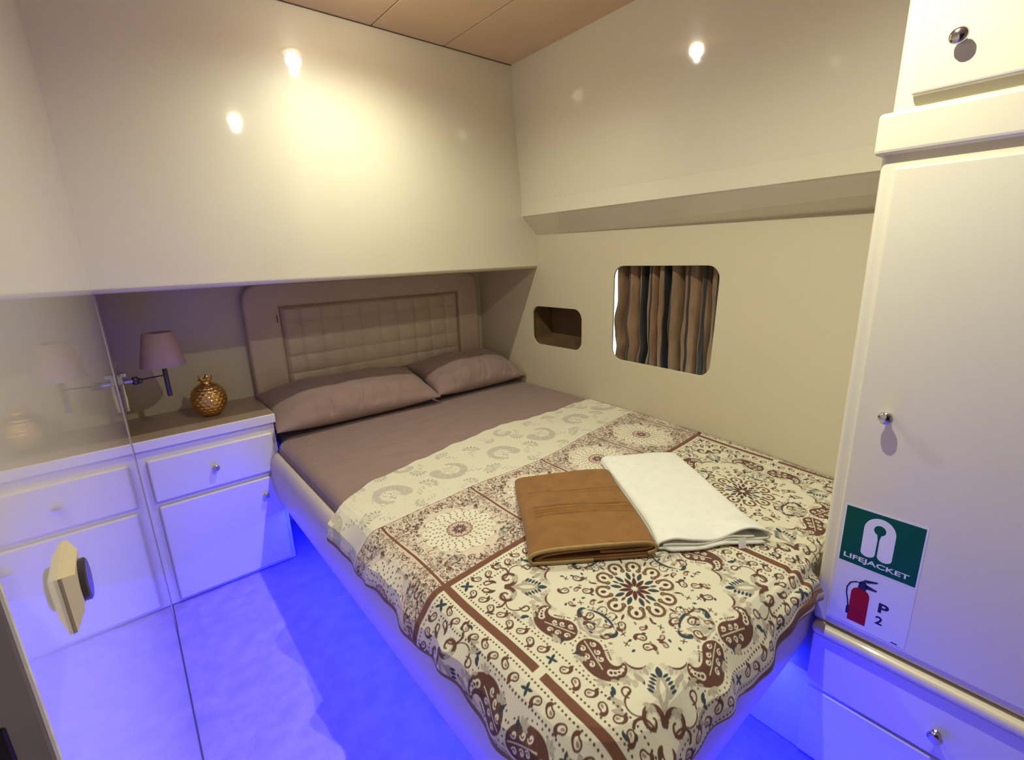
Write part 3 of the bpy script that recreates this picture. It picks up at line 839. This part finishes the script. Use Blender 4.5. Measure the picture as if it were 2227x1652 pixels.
def big_tile():
    S = 0.72; cv = Canvas(S, S, 0.0009, CREAM)
    H = S / 2
    # scalloped ring, grey
    for k in range(16):
        a = k * PI / 8 + PI / 16; R0 = 0.205 + (0.012 if k % 4 in (1, 2) else 0)
        P = Pen(cv, R0 * math.cos(a), R0 * math.sin(a), a)
        P.arc(0, 0, 0.040, -80, 80, 0.0012, 0.0012, GREY); P.arc(0, 0, 0.033, -75, 75, 0.005, 0.005, (0.56, 0.50, 0.36))
        P.arc(-0.002, 0, 0.027, -62, 62, 0.0030, 0.0030, BROWN, pinch=True)
        for j in range(7): P.line((0.030 * math.cos((j - 3) * .33), 0.030 * math.sin((j - 3) * .33)), (0.037 * math.cos((j - 3) * .33), 0.037 * math.sin((j - 3) * .33)), 0.0006, BROWN, 5)
        P.petal(0.045, 0.014, 0.3, 0.016, 0.0035, TEAL if k % 2 else BROWN)
        P.petal(0.045, -0.016, -0.2, 0.020, 0.006, GREY); P.petal(0.052, 0.000, 0.0, 0.018, 0.007, (0.5, 0.44, 0.33))
    # lotus and pair of large paisleys in the middle of each side
    for side in range(4):
        ang = side * PI / 2
        for m in (1, -1):
            Q = Pen(cv, -0.232 * math.cos(ang) - (-0.056 * m) * 0 - m * 0.040 * math.sin(ang), -0.232 * math.sin(ang) + m * 0.040 * math.cos(ang), ang + m * 2.0, 0.86, m)
            c_, s_ = math.cos(ang), math.sin(ang)
            px, py = -0.236, 0.036 * m
            paisley_big(Pen(cv, px * c_ - py * s_, px * s_ + py * c_, ang + m * 1.80, 0.93, -m))
            Pc = Pen(cv, 0, 0, ang, 1, m)
            Pc.drop(-0.178, 0.040, 0.9, 0.040, 0.007, -2.0, TEAL)
            Pc.petal(-0.270, 0.020, 0.4, 0.018, 0.0050, TEAL); Pc.petal(-0.268, 0.028, 1.4, 0.014, 0.004, TEAL)
            Pc.petal(-0.270, 0.125, 2.2, 0.020, 0.005, TEAL); Pc.petal(-0.262, 0.115, 0.9, 0.018, 0.004, GREY)
        P = Pen(cv, 0, 0, ang)
        for k, (an, L, w_) in enumerate(((0, .062, .010), (.55, .056, .010), (-.55, .056, .010), (1.1, .05, .009), (-1.1, .05, .009))):
            P.petal(-0.205, 0, an, L, w_ + .002, GREY); P.petal(-0.202, 0, an, L * .78, w_ * .62, (0.66, 0.60, 0.44)); P.petal(-0.200, 0, an, L * .45, w_ * .35, GREY)
        P.arc(-0.205, 0, 0.070, -40, 40, 0.0044, 0.0044, TEAL, pinch=True); P.arc(-0.205, 0, 0.079, -36, 36, 0.0012, 0.0012, BROWN)
        for k in range(9): P.petal(-0.205 + 0.074 * math.cos((k - 4) * .15), 0.074 * math.sin((k - 4) * .15), (k - 4) * .15, 0.011, 0.0016, TEAL)
        P.arc(-0.120, 0.014, 0.010, -90, 120, 0.0013, 0.0018, BROWN); P.arc(-0.120, -0.014, 0.010, 90, -120, 0.0013, 0.0018, BROWN)
    # corners
    for k in range(4):
        a = PI / 4 + k * PI / 2
        fleur(Pen(cv, 0.362 * math.cos(a), 0.362 * math.sin(a), a + PI, 1.18))
    # scattered sprigs and small paisleys in the inner field
    rings = ((0.132, 18, 0.0), (0.158, 22, 0.13), (0.184, 26, 0.0))
    idx = 0
    for R_, n_, o_ in rings:
        for k in range(n_):
            a = 2 * PI * k / n_ + o_
            idx += 1
            P = Pen(cv, R_ * math.cos(a), R_ * math.sin(a), a + (k * 1.3), 1.05, 1 if k % 2 else -1)
            if k % 3 == 0: sprig(P, BROWN)
            elif k % 3 == 1: paisley_small(P)
            else:
                P.drop(0, 0, 0, 0.020, 0.006, 1.8, BROWN); P.drop(0, 0, 0, 0.010, 0.0035, 1.5, PINK)
    for R_, n_, o_ in ((0.119, 16, 0.2), (0.146, 20, 0.1), (0.171, 24, 0.0), (0.197, 24, 0.05)):
        for k in range(n_):
            a = 2 * PI * k / n_ + o_
            Pen(cv, R_ * math.cos(a), R_ * math.sin(a), a + 0.4 * k).petal(-0.004, 0, 0, 0.011, 0.0034, (0.25, 0.2, 0.13) if k % 2 else TEAL)
    rf = random.Random(2)
    for sx in (1, -1):
        for sy in (1, -1):
            for (x, y) in ((0.285, 0.15), (0.15, 0.285), (0.275, 0.105), (0.105, 0.275), (0.20, 0.245), (0.245, 0.20), (0.265, 0.035), (0.035, 0.265), (0.235, 0.135), (0.135, 0.235)):
                an = math.atan2(y, x) + rf.uniform(-.4, .4)
                for k in range(4):
                    Pen(cv, x * sx, y * sy, 0).petal(0, 0, (an if sx > 0 else PI - an) * sy + (k - 1.5) * 0.8, 0.017, 0.0046, (0.47, 0.42, 0.29) if k % 2 else GREY)
    medallion(cv, 1.06)
    edge_band(cv, H, H, 1.0)
    # bars, interrupted by a star in the middle of each side
    b = 0.0105
    for a0, a1 in ((-H, -0.010), (0.010, H)):
        cv.rect(a0, a1, -H, -H + b, BAR); cv.rect(a0, a1, H - b, H, BAR)
        cv.rect(-H, -H + b, a0, a1, BAR); cv.rect(H - b, H, a0, a1, BAR)
    return cv

def small_tile():
    w_, h_ = 0.36, 0.385; cv = Canvas(w_, h_, 0.0009, (0.66, 0.555, 0.42))
    P = Pen(cv, 0, 0)
    rs = random.Random(12)
    for k in range(70):
        x, y = rs.uniform(0.0, 0.175), rs.uniform(0.0, 0.19)
        if x * x + y * y < 0.0115: continue
        an, sz, cc, a1 = rs.uniform(0, 360), rs.uniform(0.006, 0.015), rs.choice((BROWN, BROWN, (0.22, 0.10, 0.06), CREAM, PINK, GREY)), rs.uniform(200, 400)
        for sx in (1, -1):
            for sy in (1, -1):
                Z = Pen(cv, x * sx, y * sy, 0 if sx > 0 else PI, 1, sy * sx); Z.spiral(0, 0, sz, sz * 0.25, an, an + a1, 0.0022, 0.0009, cc, 26)
    P.dot(0, 0, 0.112, CREAM)
    for k in range(12):
        a = k * PI / 6
        Q = Pen(cv, 0.096 * math.cos(a), 0.096 * math.sin(a), a)
        Q.dot(0, 0, 0.026, (0.74, 0.67, 0.50)); Q.arc(0, 0, 0.027, -85, 85, 0.0012, 0.0012, (0.30, 0.24, 0.18))
    for R_, n_ in ((0.052, 14), (0.063, 18), (0.074, 20), (0.085, 24), (0.096, 26), (0.108, 28)):
        for k in range(n_):
            a = 2 * PI * k / n_ + R_ * 31
            Pen(cv, R_ * math.cos(a), R_ * math.sin(a), a).petal(-0.003, 0, 0.4, 0.0085, 0.0026, BROWN if k % 2 else (0.16, 0.14, 0.12))
    P.dot(0, 0, 0.043, (0.60, 0.42, 0.32))
    for k in range(16):
        a = k * PI / 8
        Pen(cv, 0.038 * math.cos(a), 0.038 * math.sin(a), a, 0.55).arc(0, 0, 0.009, -120, 120, 0.003, 0.003, BROWN)
    for k in range(8):
        Pen(cv, 0, 0, k * PI / 4, 0.55).petal(0.008, 0, 0, 0.036, 0.007, RED); Pen(cv, 0, 0, k * PI / 4 + PI / 8, 0.55).petal(0.022, 0, 0, 0.032, 0.006, TEAL)
    rnd = random.Random(4)
    # corner scrolls, mirrored
    for sx in (1, -1):
        for sy in (1, -1):
            a = math.atan2(sy, sx)
            Q = Pen(cv, 0.128 * sx, 0.140 * sy, a + PI, 0.52)
            fleur(Q)
            for m in (1, -1):
                Z = Pen(cv, 0.128 * sx, 0.140 * sy, a + PI, 0.6, m)
                Z.spiral(-0.012, 0.085, 0.020, 0.004, 0, 420, 0.0032, 0.0014, BROWN, 40)
                Z.spiral(-0.012, 0.085, 0.012, 0.002, 0, 300, 0.0020, 0.0014, PINK, 30)
                Z.petal(0.010, 0.110, 2.4, 0.040, 0.008, GREY); Z.petal(0.020, 0.050, 1.0, 0.036, 0.006, GREY)
    for k in range(520):
        x = rnd.uniform(-0.15, 0.15); y = rnd.uniform(-0.165, 0.165)
        if x * x + y * y < 0.0185: continue
        Q = Pen(cv, x, y, rnd.uniform(0, 6.28), 0.62)
        (sprig(Q, rnd.choice((BROWN, TEAL, (0.3, 0.2, 0.14)))) if k % 2 else Q.drop(0, 0, 0, 0.02, 0.0055, 1.8, rnd.choice((BROWN, GREY))))
    edge_band(cv, w_ / 2, h_ / 2, 0.50, True)
    b = 0.0048
    cv.rect(-w_ / 2, w_ / 2, -h_ / 2, -h_ / 2 + b * 2.0, BAR); cv.rect(-w_ / 2, w_ / 2, h_ / 2 - 0.0035, h_ / 2, BAR)
    cv.rect(-w_ / 2, -w_ / 2 + b, -h_ / 2, h_ / 2, BAR); cv.rect(w_ / 2 - b, w_ / 2, -h_ / 2, h_ / 2, BAR)
    return cv

def border_tile():
    w_, h_ = 0.54, 0.44; base = (0.68, 0.63, 0.47); cv = Canvas(w_, h_, 0.0012, base)
    g = (0.49, 0.45, 0.345); g2 = (0.30, 0.27, 0.205); g3 = (0.41, 0.375, 0.285)
    rnd = random.Random(9)
    def C(x, y, sc, an, m):
        Q = Pen(cv, x, y, an, sc, m)
        Q.spiral(0, 0, 0.050, 0.058, 235, -30, 0.008, 0.027, g, 70)
        for k in range(150):
            a = math.radians(rnd.uniform(-30, 215)); rr = rnd.uniform(0.036, 0.076); Q.dot(rr * math.cos(a), rr * math.sin(a), rnd.uniform(0.0012, 0.0026), rnd.choice((g2, g3, base, g3)))
        for k in range(22):
            a = math.radians(235 - 260 * k / 21); Q.petal(0.032 * math.cos(a), 0.032 * math.sin(a), a, 0.010, 0.0032, base)
        for k in range(30):
            a = math.radians(rnd.uniform(0, 360)); rr = rnd.uniform(0.004, 0.026); Q.petal(rr * math.cos(a), rr * math.sin(a), a, 0.009, 0.0022, rnd.choice((g, g3, g2)))
    def F(x, y, sc, an):
        Q = Pen(cv, x, y, an, sc)
        for k in range(7):
            b = (k - 3) * 0.42; L = 0.050 - 0.004 * abs(k - 3)
            Q.line((0.006 * math.cos(b), 0.006 * math.sin(b)), (0.024 * math.cos(b), 0.024 * math.sin(b)), 0.0012, g3)
            Q.petal(0.020 * math.cos(b), 0.020 * math.sin(b), b, L * 0.55, 0.0052, g)
            Q.petal(0.026 * math.cos(b), 0.026 * math.sin(b), b, L * 0.34, 0.0024, g2)
        Q.arc(-0.03, 0.0, 0.03, -40, 0, 0.002, 0.0015, g3)
        for k in range(6): Q.petal(-0.012 - 0.009 * k, 0.004 * math.sin(k), 2.2 + (k % 2) * 2.0, 0.014, 0.0028, g3)
    C(-0.15, -0.02, 1.0, 0.3, 1); C(0.13, 0.00, 1.05, 3.5, 1)
    C(-0.01, 0.16, 0.62, 5.0, -1)
    for x, y, sc, an in ((-0.01, -0.05, 1.15, 0.5), (-0.25, -0.12, 1.0, 2.2), (0.03, 0.085, 1.0, 4.0), (0.235, -0.10, 1.1, 5.6), (-0.24, 0.10, 1.1, 1.0), (0.18, 0.13, 1.0, 2.0), (-0.08, -0.15, 0.9, 3.3), (0.12, -0.15, 0.9, 0.4), (-0.12, 0.14, 0.8, 5.)): F(x, y, sc, an)
    for k in range(160):
        x = rnd.uniform(-0.27, 0.27); y = rnd.uniform(-0.2, 0.2)
        Pen(cv, x, y, rnd.uniform(0, 6)).petal(0, 0, 0, 0.006, 0.0014, g3)
    return cv

T_BIG, T_SMALL, T_BORD = big_tile(), small_tile(), border_tile()
def sample(cv, x, y):
    """bilinear, x y in tile-centred metres, wrapped"""
    fx = (x + cv.w / 2) / cv.res - 0.5; fy = (y + cv.h / 2) / cv.res - 0.5
    i0 = np.floor(fx).astype(int); j0 = np.floor(fy).astype(int)
    tx = (fx - i0)[:, None].astype(np.float32); ty = (fy - j0)[:, None].astype(np.float32)
    i1 = (i0 + 1) % cv.nx; j1 = (j0 + 1) % cv.ny; i0 %= cv.nx; j0 %= cv.ny
    im = cv.im
    return (im[j0, i0] * (1 - tx) + im[j0, i1] * tx) * (1 - ty) + (im[j1, i0] * (1 - tx) + im[j1, i1] * tx) * ty

def bar_v(u): return np.interp(u, [0.2, 0.52, 0.78, 1.84, 2.0], [0.955, 0.955, 0.975, 1.058, 1.072])
def thin_v(u): return np.interp(u, [0.2, 0.52, 0.89, 1.24, 1.62, 2.0], [1.335, 1.337, 1.362, 1.360, 1.425, 1.470])
def top_v(u): return np.interp(u, [0.2, 0.40, 0.47, 0.62, 0.95, 1.4, 1.63, 2.05], [1.52, 1.52, 1.57, 1.665, 1.742, 1.815, 1.79, 1.80])

# cloth grid: (u, v) are distances measured on the cloth itself
UE, VE, RC = 0.518, 0.424, 0.10
su = np.concatenate((np.arange(0.362, 1.40, 0.00150), np.arange(1.40, 2.052, 0.0021)))
nv1 = 700; nv2 = 300
U, I = np.meshgrid(su, np.arange(nv1 + nv2 + 1), indexing='ij')
bv = 0.96
vlow = 0.268
tv = top_v(U)
Vv = np.where(I <= nv1, vlow + (bv - vlow) * I / nv1, bv + (tv - bv) * (I - nv1) / nv2)
# pattern lookup
bw = bar_v(U); th_ = thin_v(U)
uw = U + 0.075 * np.clip((U - 1.3) / 0.7, 0, 1) * np.clip((1.15 - Vv) / 0.6, 0, 1) - 0.006
uw = uw + 0.0035 * np.sin(Vv * 15 + 1.0) * np.sin(U * 4)
fu = uw.ravel(); fv = Vv.ravel(); fb = bw.ravel(); ft = th_.ravel()
TL = 0.72
colr = np.empty((fu.size, 3), np.float32)
kb = fv <= fb
lu = ((fu[kb] - 0.525) / TL) % 1.0 * TL - TL / 2
lv = ((fv[kb] - fb[kb]) / TL) % 1.0 * TL - TL / 2
colr[kb] = sample(T_BIG, lu, lv)
ks = (fv > fb) & (fv <= ft)
lu = ((fu[ks] - 0.525) / 0.36) % 1.0 * 0.36 - 0.18
lv = (fv[ks] - fb[ks]) / (ft[ks] - fb[ks]) * 0.385 - 0.1925
colr[ks] = sample(T_SMALL, lu, np.clip(lv, -0.192, 0.1920))
kt = fv > ft
lu = (fu[kt] + 0.02) % 0.54 - 0.27; lv = (fv[kt] - ft[kt] - 0.19)
colr[kt] = sample(T_BORD, lu, lv)
hem = ((fu < 0.3655) | (fv < vlow + 0.004)) 
colr[hem] = (0.22, 0.13, 0.07)

# drape: flat on the mattress, rolling over the left side and the foot
S_ = np.array([-1, 0, 0.02, 0.045, 0.07, 0.10, 0.13, 0.17, 0.21, 0.26])
O_ = np.array([0, 0, 0.018, 0.036, 0.052, 0.072, 0.082, 0.0885, 0.091, 0.091])
D_ = np.array([0, 0, 0.002, 0.012, 0.030, 0.052, 0.080, 0.118, 0.158, 0.208])
cx, cy = UE + RC, VE + RC
dx = np.minimum(U - cx, 0); dy = np.minimum(Vv - cy, 0)
rho = np.hypot(dx, dy); nz_ = rho > 1e-9
nx_ = np.where(nz_, dx / np.maximum(rho, 1e-9), 0); ny_ = np.where(nz_, dy / np.maximum(rho, 1e-9), 0)
s = rho - RC
out = np.interp(s, S_, O_); drop = np.interp(s, S_, D_)
k = np.where(s > 0, (RC + out) / np.maximum(rho, 1e-9), 1.0)
X = np.where(nz_, cx + dx * k, U) + np.maximum(U - cx, 0) * nz_
Y = np.where(nz_, cy + dy * k, Vv) + np.maximum(Vv - cy, 0) * nz_
X = np.where(nz_, np.where(U > cx, U, cx + dx * k), U); Y = np.where(nz_, np.where(Vv > cy, Vv, cy + dy * k), Vv)
Z = 0.6665 - drop
# the slack: soft waves on top, stronger ones in the hang
Z += 0.0022 * np.sin(7 * U + 3 * Vv) * np.sin(9 * Vv - 2 * U + 1) + 0.0014 * np.sin(23 * U + 5 * np.sin(6 * Vv)) * np.clip((Vv - 0.9) * 2, 0.2, 1)
Z += 0.004 * np.exp(-((Vv - th_) / 0.02) ** 2)
hang = np.clip(s / 0.10, 0, 1) ** 1.5
arc_ = Vv * (-nx_) + U * (-ny_)
rip = 0.0055 * np.sin(arc_ * 26 + 1.5 * np.sin(arc_ * 7)) + 0.003 * np.sin(arc_ * 61 + 2) + 0.004
X += nx_ * hang * rip; Y += ny_ * hang * rip
Z += hang * 0.014 * np.sin(arc_ * 17 + 0.7)
# bunching where the hang is pushed behind the wardrobe corner
bun = np.exp(-((U - 1.27) / 0.10) ** 2) * np.clip(s / 0.05, 0, 1)
Z += bun * (0.050 * np.clip(s / 0.2, 0, 1) + 0.006 * np.sin(s * 150)); Y -= bun * 0.006 * np.abs(np.sin(s * 75)) 
tuck = np.clip((U - 1.335) / 0.03, 0, 1)
Y = np.where(tuck > 0, Y * (1 - tuck) + np.maximum(Y, 0.376) * tuck, Y)
Z = np.where(tuck > 0, Z * (1 - tuck) + np.maximum(Z, 0.6085) * tuck, Z)
# flared corner near the pillows' end on the left
fl = np.exp(-((Vv - 1.50) / 0.05) ** 2) * hang * (nx_ < -0.5)
X -= fl * 0.022; Z += fl * 0.012
# frayed, wavy top edge
edge = np.exp(-((tv - Vv) / 0.008) ** 2)
Z += edge * (0.001 + 0.0015 * np.sin(U * 60))
Y += np.exp(-((tv - Vv) / 0.03) ** 2) * 0.004 * np.sin(U * 31)
Z = np.where((s > 0), Z, np.maximum(Z, 0.6632))
HX = XR - 0.062 * np.maximum(0, 2.1 - np.maximum(Y, 0.36)) ** 2 * np.clip((1.61 - Z) / 0.96, 0, 1.1) - 0.004
Z += 0.004 * np.clip((X - HX) / 0.05, 0, 1) + 0.05 * np.clip(X - HX, 0, 1); X = np.minimum(X, HX)
nu, nvv = U.shape
co = np.stack((X, Y, Z), -1).reshape(-1, 3).astype(np.float32)
ii = (np.arange(nu - 1)[:, None] * nvv + np.arange(nvv - 1)[None, :]).ravel()
quads = np.stack((ii, ii + nvv, ii + nvv + 1, ii + 1), 1).astype(np.int32)
me = bpy.data.meshes.new('bedspread')
me.vertices.add(len(co)); me.vertices.foreach_set('co', co.ravel())
me.loops.add(quads.size); me.loops.foreach_set('vertex_index', quads.ravel())
me.polygons.add(len(quads)); me.polygons.foreach_set('loop_start', np.arange(0, quads.size, 4, dtype=np.int32))
me.update(calc_edges=True)
me.polygons.foreach_set('use_smooth', np.ones(len(quads), bool))
ca = me.color_attributes.new('print', 'FLOAT_COLOR', 'POINT')
ca.data.foreach_set('color', np.concatenate((colr, np.ones((len(colr), 1), np.float32)), 1).ravel())
m_spread = mat('printed_cotton', (1, 1, 1), rough=0.9, sheen=0.1, bump=0.0006, bscale=500)
nt = m_spread.node_tree; bs = nt.nodes['Principled BSDF']
at_ = nt.nodes.new('ShaderNodeAttribute'); at_.attribute_name = 'print'
nt.links.new(at_.outputs['Color'], bs.inputs['Base Color'])
me.validate()
tag(obj('bedspread', me, m_spread), 'cream and brown paisley tile bedspread over the lower half of the bed', 'bedspread')

# =================================================================== TOWELS
def ribbon_towel(prof, depth, th, wob, name, material, M4, parent, seed=1, n=44, smooth=True):
    """profile polyline (x, z) swept along y; thickness th added outward"""
    p = [Vector((a, b_)) for a, b_ in prof]
    # smooth the polyline
    pts = []
    m_ = len(p)
    for i in range(m_ - 1):
        p0 = p[max(i - 1, 0)]; p1 = p[i]; p2 = p[i + 1]; p3 = p[min(i + 2, m_ - 1)]
        for k_ in range(8):
            t = k_ / 8
            pts.append(0.5 * ((2 * p1) + (p2 - p0) * t + (2 * p0 - 5 * p1 + 4 * p2 - p3) * t * t + (3 * p1 - p0 - 3 * p2 + p3) * t ** 3))
    pts.append(p[-1])
    bm = bmesh.new(); rows = []
    for j in range(n + 1):
        v = j / n; y = (v - 0.5) * depth
        row = []
        for i, q in enumerate(pts):
            s_ = i / (len(pts) - 1)
            dx_, dz_, dy_ = wob(q.x, q.y, v, s_)
            row.append(bm.verts.new(M4 @ Vector((q.x + dx_, y + dy_, max(q.y + dz_, 0.002)))))
        rows.append(row)
    for j in range(n):
        for i in range(len(pts) - 1):
            bm.faces.new((rows[j][i], rows[j][i + 1], rows[j + 1][i + 1], rows[j + 1][i]))
    bmesh.ops.recalc_face_normals(bm, faces=bm.faces)
    o = obj(name, bm, material, parent, smooth=smooth)
    md = o.modifiers.new('thickness', 'SOLIDIFY'); md.thickness = th; md.offset = 0.0
    return o

# brown towel: rolled-flat section seen from its near end
bt = thing('towel', 'folded brown terry towel on the bedspread, left of the white one', 'towel')
ang = math.radians(-35.5)
Mb = Matrix.Translation((1.030, 0.957, 0.672)) @ Matrix.Rotation(ang, 4, 'Z')
hw = 0.184
prof = [(0.02, 0.026), (0.09, 0.0245), (hw - 0.035, 0.026), (hw - 0.016, 0.031), (hw - 0.035, 0.037), (0.06, 0.037), (-0.10, 0.031), (-hw + 0.030, 0.018), (-hw + 0.040, 0.0125), (0, 0.012), (hw - 0.03, 0.013),
        (hw - 0.010, 0.020), (hw - 0.006, 0.030), (hw - 0.018, 0.042), (hw - 0.05, 0.0475), (0.02, 0.047), (-0.10, 0.044), (-hw + 0.03, 0.037), (-hw + 0.010, 0.026), (-hw + 0.009, 0.012), (-hw + 0.030, 0.0045), (0, 0.003), (hw - 0.03, 0.003)]
def wob_b(x, z, v, s_):
    top = 1.0 if z > 0.040 else 0.0
    r_ = 0.0
    if top:
        for c_, a_ in ((0.70, .0016), (0.66, .0010), (0.475, .0022), (0.43, .0020), (0.40, .0016), (0.365, .0018)):
            cc = c_ + 0.010 * math.sin(x * 17 + c_ * 5) + 0.004 * math.sin(x * 41 + c_ * 17)
            r_ += a_ * math.exp(-((v - cc) / 0.0052) ** 2) * 2.4 - a_ * 0.9 * math.exp(-((v - cc + 0.014) / 0.006) ** 2)
        r_ += 0.0022 * math.sin(9 * x + 7 * v)
    far = max(0, (v - 0.5) * 2)
    return (-0.012 * far * math.copysign(1, x) * 0 + 0.003 * math.sin(v * 6), r_ - 0.010 * far * (z / 0.047), 0.006 * math.sin(x * 14) * far)
ribbon_towel(prof, 0.475, 0.0075, wob_b, 'cloth', m_brown, Mb, bt, n=210)
# near hem, lighter band along the cut end of the outer layer
hp = prof[10:22]
def wob_h(x, z, v, s_): 
    return (0.003 * 0, 0.0006, 0)
Mh_ = Mb @ Matrix.Translation((0.0, -0.2385, 0))
ribbon_towel(hp, 0.006, 0.0095, lambda x, z, v, s_: (0, 0, 0), 'hem', m_brownhem, Mh_, bt, n=2)

# white towel
wt = thing('towel', 'folded white terry towel with a small tag, on the bedspread beside the brown towel', 'towel')
angw = math.radians(-33.5)
Mw = Matrix.Translation((1.362, 0.822, 0.672)) @ Matrix.Rotation(angw, 4, 'Z')
hw2 = 0.155
prof2 = [(0.11, 0.019), (-0.02, 0.018), (-hw2 + 0.03, 0.017), (-hw2 + 0.022, 0.012), (-hw2 + 0.03, 0.0085), (0, 0.009), (hw2 - 0.02, 0.011), (hw2 - 0.004, 0.018), (hw2 - 0.010, 0.027), (hw2 - 0.04, 0.030), (0.02, 0.030), (-0.10, 0.030),
         (-hw2 + 0.012, 0.026), (-hw2 + 0.002, 0.015), (-hw2 + 0.012, 0.0055), (-0.03, 0.0035), (hw2 - 0.02, 0.0035)]
def wob_w(x, z, v, s_):
    near = max(0, 1 - v * 5.5) ** 1.2
    top = 1 if z > 0.024 else 0
    xx = x / hw2
    if z > 0.024: wav = near * (0.016 * math.exp(-((xx - 0.62) / 0.30) ** 2) + 0.007 * math.exp(-((xx + 0.70) / 0.20) ** 2) - 0.012 * math.exp(-((xx - 0.02) / 0.30) ** 2))
    elif z > 0.0045: wav = near * (-0.006 * math.exp(-((xx + 0.1) / 0.4) ** 2) + 0.008 * math.exp(-((xx - 0.25) / 0.2) ** 2))
    else: wav = near * 0.006 * max(0, math.sin(xx * 5 + 1))
    return (0.010 * math.sin(v * 4 + 1) * v * 0.4 + near * 0.014 * xx, wav + top * (0.0016 * math.sin(11 * x + 9 * v)), 0.004 * math.sin(x * 30) - (0.010 * near if z < 0.0045 else 0))
ribbon_towel(prof2, 0.590, 0.0060, wob_w, 'cloth', m_white, Mw, wt, n=90)
bmt = box(-0.011, 0.011, -0.0004, 0.0004, -0.004, 0.026)
tg = obj('tag', bmt, m_tag, wt, label='small white care tag')
tg.matrix_basis = Mw @ Matrix.Translation((0.075, -0.312, 0.000)) @ Matrix.Rotation(math.radians(-14), 4, 'X')

# =================================================================== WALL LAMP
wl = thing('wall_lamp', 'swing-arm wall lamp with a cone shade in the niche above the bedside cabinet', 'wall lamp')
LX, LY = 0.118, 2.55
obj('mount', box(XL, XL + 0.020, LY - 0.020, LY + 0.020, 1.000, 1.072, 0.004, 3), m_chrome, wl)
bm = rod((XL + 0.018, LY, 1.035), (0.002, LY, 1.035), 0.010); box(XL + 0.012, XL + 0.034, LY - 0.024, LY + 0.010, 1.060, 1.076, 0.003, 2, bm)
rod((XL + 0.014, LY - 0.022, 1.03), (XL + 0.012, LY - 0.026, 0.915), 0.0100, 16, bm)
obj('bracket', bm, m_chrome, wl, smooth=False)
bm = lathe([(0.0, -0.016), (0.010, -0.016), (0.013, -0.009), (0.013, 0.009), (0.010, 0.016), (0, 0.016)], 20, Matrix.Translation((0.010, LY, 1.034)))
lathe([(0.0, -0.012), (0.008, -0.012), (0.010, 0.0), (0.008, 0.012), (0, 0.012)], 20, frame((0.026, LY - 0.002, 1.031), (0, 1, 0.2)), bm)
obj('joint', bm, m_dkmetal, wl, smooth=True)
obj('arm', rod((0.012, LY, 1.034), (LX, LY, 1.040), 0.0035), m_dkmetal, wl, smooth=True)
obj('stem', rod((LX, LY, 0.945), (LX, LY, 1.115), 0.0095), m_dkmetal, wl, smooth=True)
sh = obj('lamp_shade', lathe([(0.0845, 1.082), (0.0855, 1.084), (0.0545, 1.226), (0.0535, 1.227), (0.0525, 1.225), (0.0830, 1.084), (0.0845, 1.082)], 56, Matrix.Translation((LX, LY, 0))), m_shade, wl, smooth=True)
obj('bulb', lathe([(0.009, 1.112), (0.013, 1.12), (0.024, 1.150), (0.027, 1.168), (0.022, 1.188), (0.010, 1.196), (0.0, 1.197)], 24, Matrix.Translation((LX, LY, 0))), mat('unlit_bulb', (0.7, 0.68, 0.62), rough=0.3), wl, smooth=True)

# =================================================================== POMEGRANATE VASE
vs = thing('ornament', 'gold pomegranate ornament with a crown on the bedside cabinet', 'ornament')
vx, vy, vz = 0.268, 2.640, 0.797
N1, N2 = 120, 100
V = []; Fc = []
for j in range(N2 + 1):
    t = j / N2
    a = -PI / 2 + 0.30 + (PI - 0.30 - 0.24) * t
    r0 = 0.0755 * math.cos(a) ** 0.92; z0 = 0.082 + 0.084 * math.sin(a)
    for i in range(N1):
        b_ = 2 * PI * i / N1
        # dimples on a staggered grid over the belly
        rr = r0
        row = (t * 13); ir = math.floor(row); fr = row - ir - 0.5
        cs = b_ / (2 * PI) * 18 + (0.5 if ir % 2 else 0); fc = cs - math.floor(cs) - 0.5
        if 2 <= ir <= 10:
            d2 = (fr * 0.9) ** 2 + (fc * math.cos(a)) ** 2
            rr += 0.0042 * math.exp(-d2 * 11) - 0.0018
        V.append((vx + rr * math.cos(b_), vy + rr * math.sin(b_), vz + z0 - 0.0015))
for j in range(N2):
    for i in range(N1):
        k_ = (i + 1) % N1
        Fc.append((j * N1 + i, j * N1 + k_, (j + 1) * N1 + k_, (j + 1) * N1 + i))
Fc.append(tuple(range(N1))[::-1])
me = bpy.data.meshes.new('body'); me.from_pydata(V, [], Fc)
obj('body', me, m_gold, vs, smooth=True)
# neck and crown points
bm = bmesh.new(); rows = []
NC = 60
for j in range(9):
    t = j / 8; row = []
    for i in range(NC):
        b_ = 2 * PI * i / NC
        spike = (0.5 + 0.5 * math.cos(5 * b_)) ** 1.5
        r_ = 0.0185 + 0.008 * (1 - t) ** 3 + 0.020 * max(0, t - 0.35) ** 1.2
        z_ = vz + 0.155 + 0.018 * min(t, 0.5) * 2 + (0.024 * spike) * max(0, (t - 0.5) * 2)
        row.append(bm.verts.new((vx + r_ * math.cos(b_), vy + r_ * math.sin(b_), z_)))
    rows.append(row)
for j in range(8):
    for i in range(NC):
        k_ = (i + 1) % NC
        bm.faces.new((rows[j][i], rows[j][k_], rows[j + 1][k_], rows[j + 1][i]))
o = obj('crown', bm, m_gold, vs, smooth=True)
md = o.modifiers.new('thickness', 'SOLIDIFY'); md.thickness = 0.0015
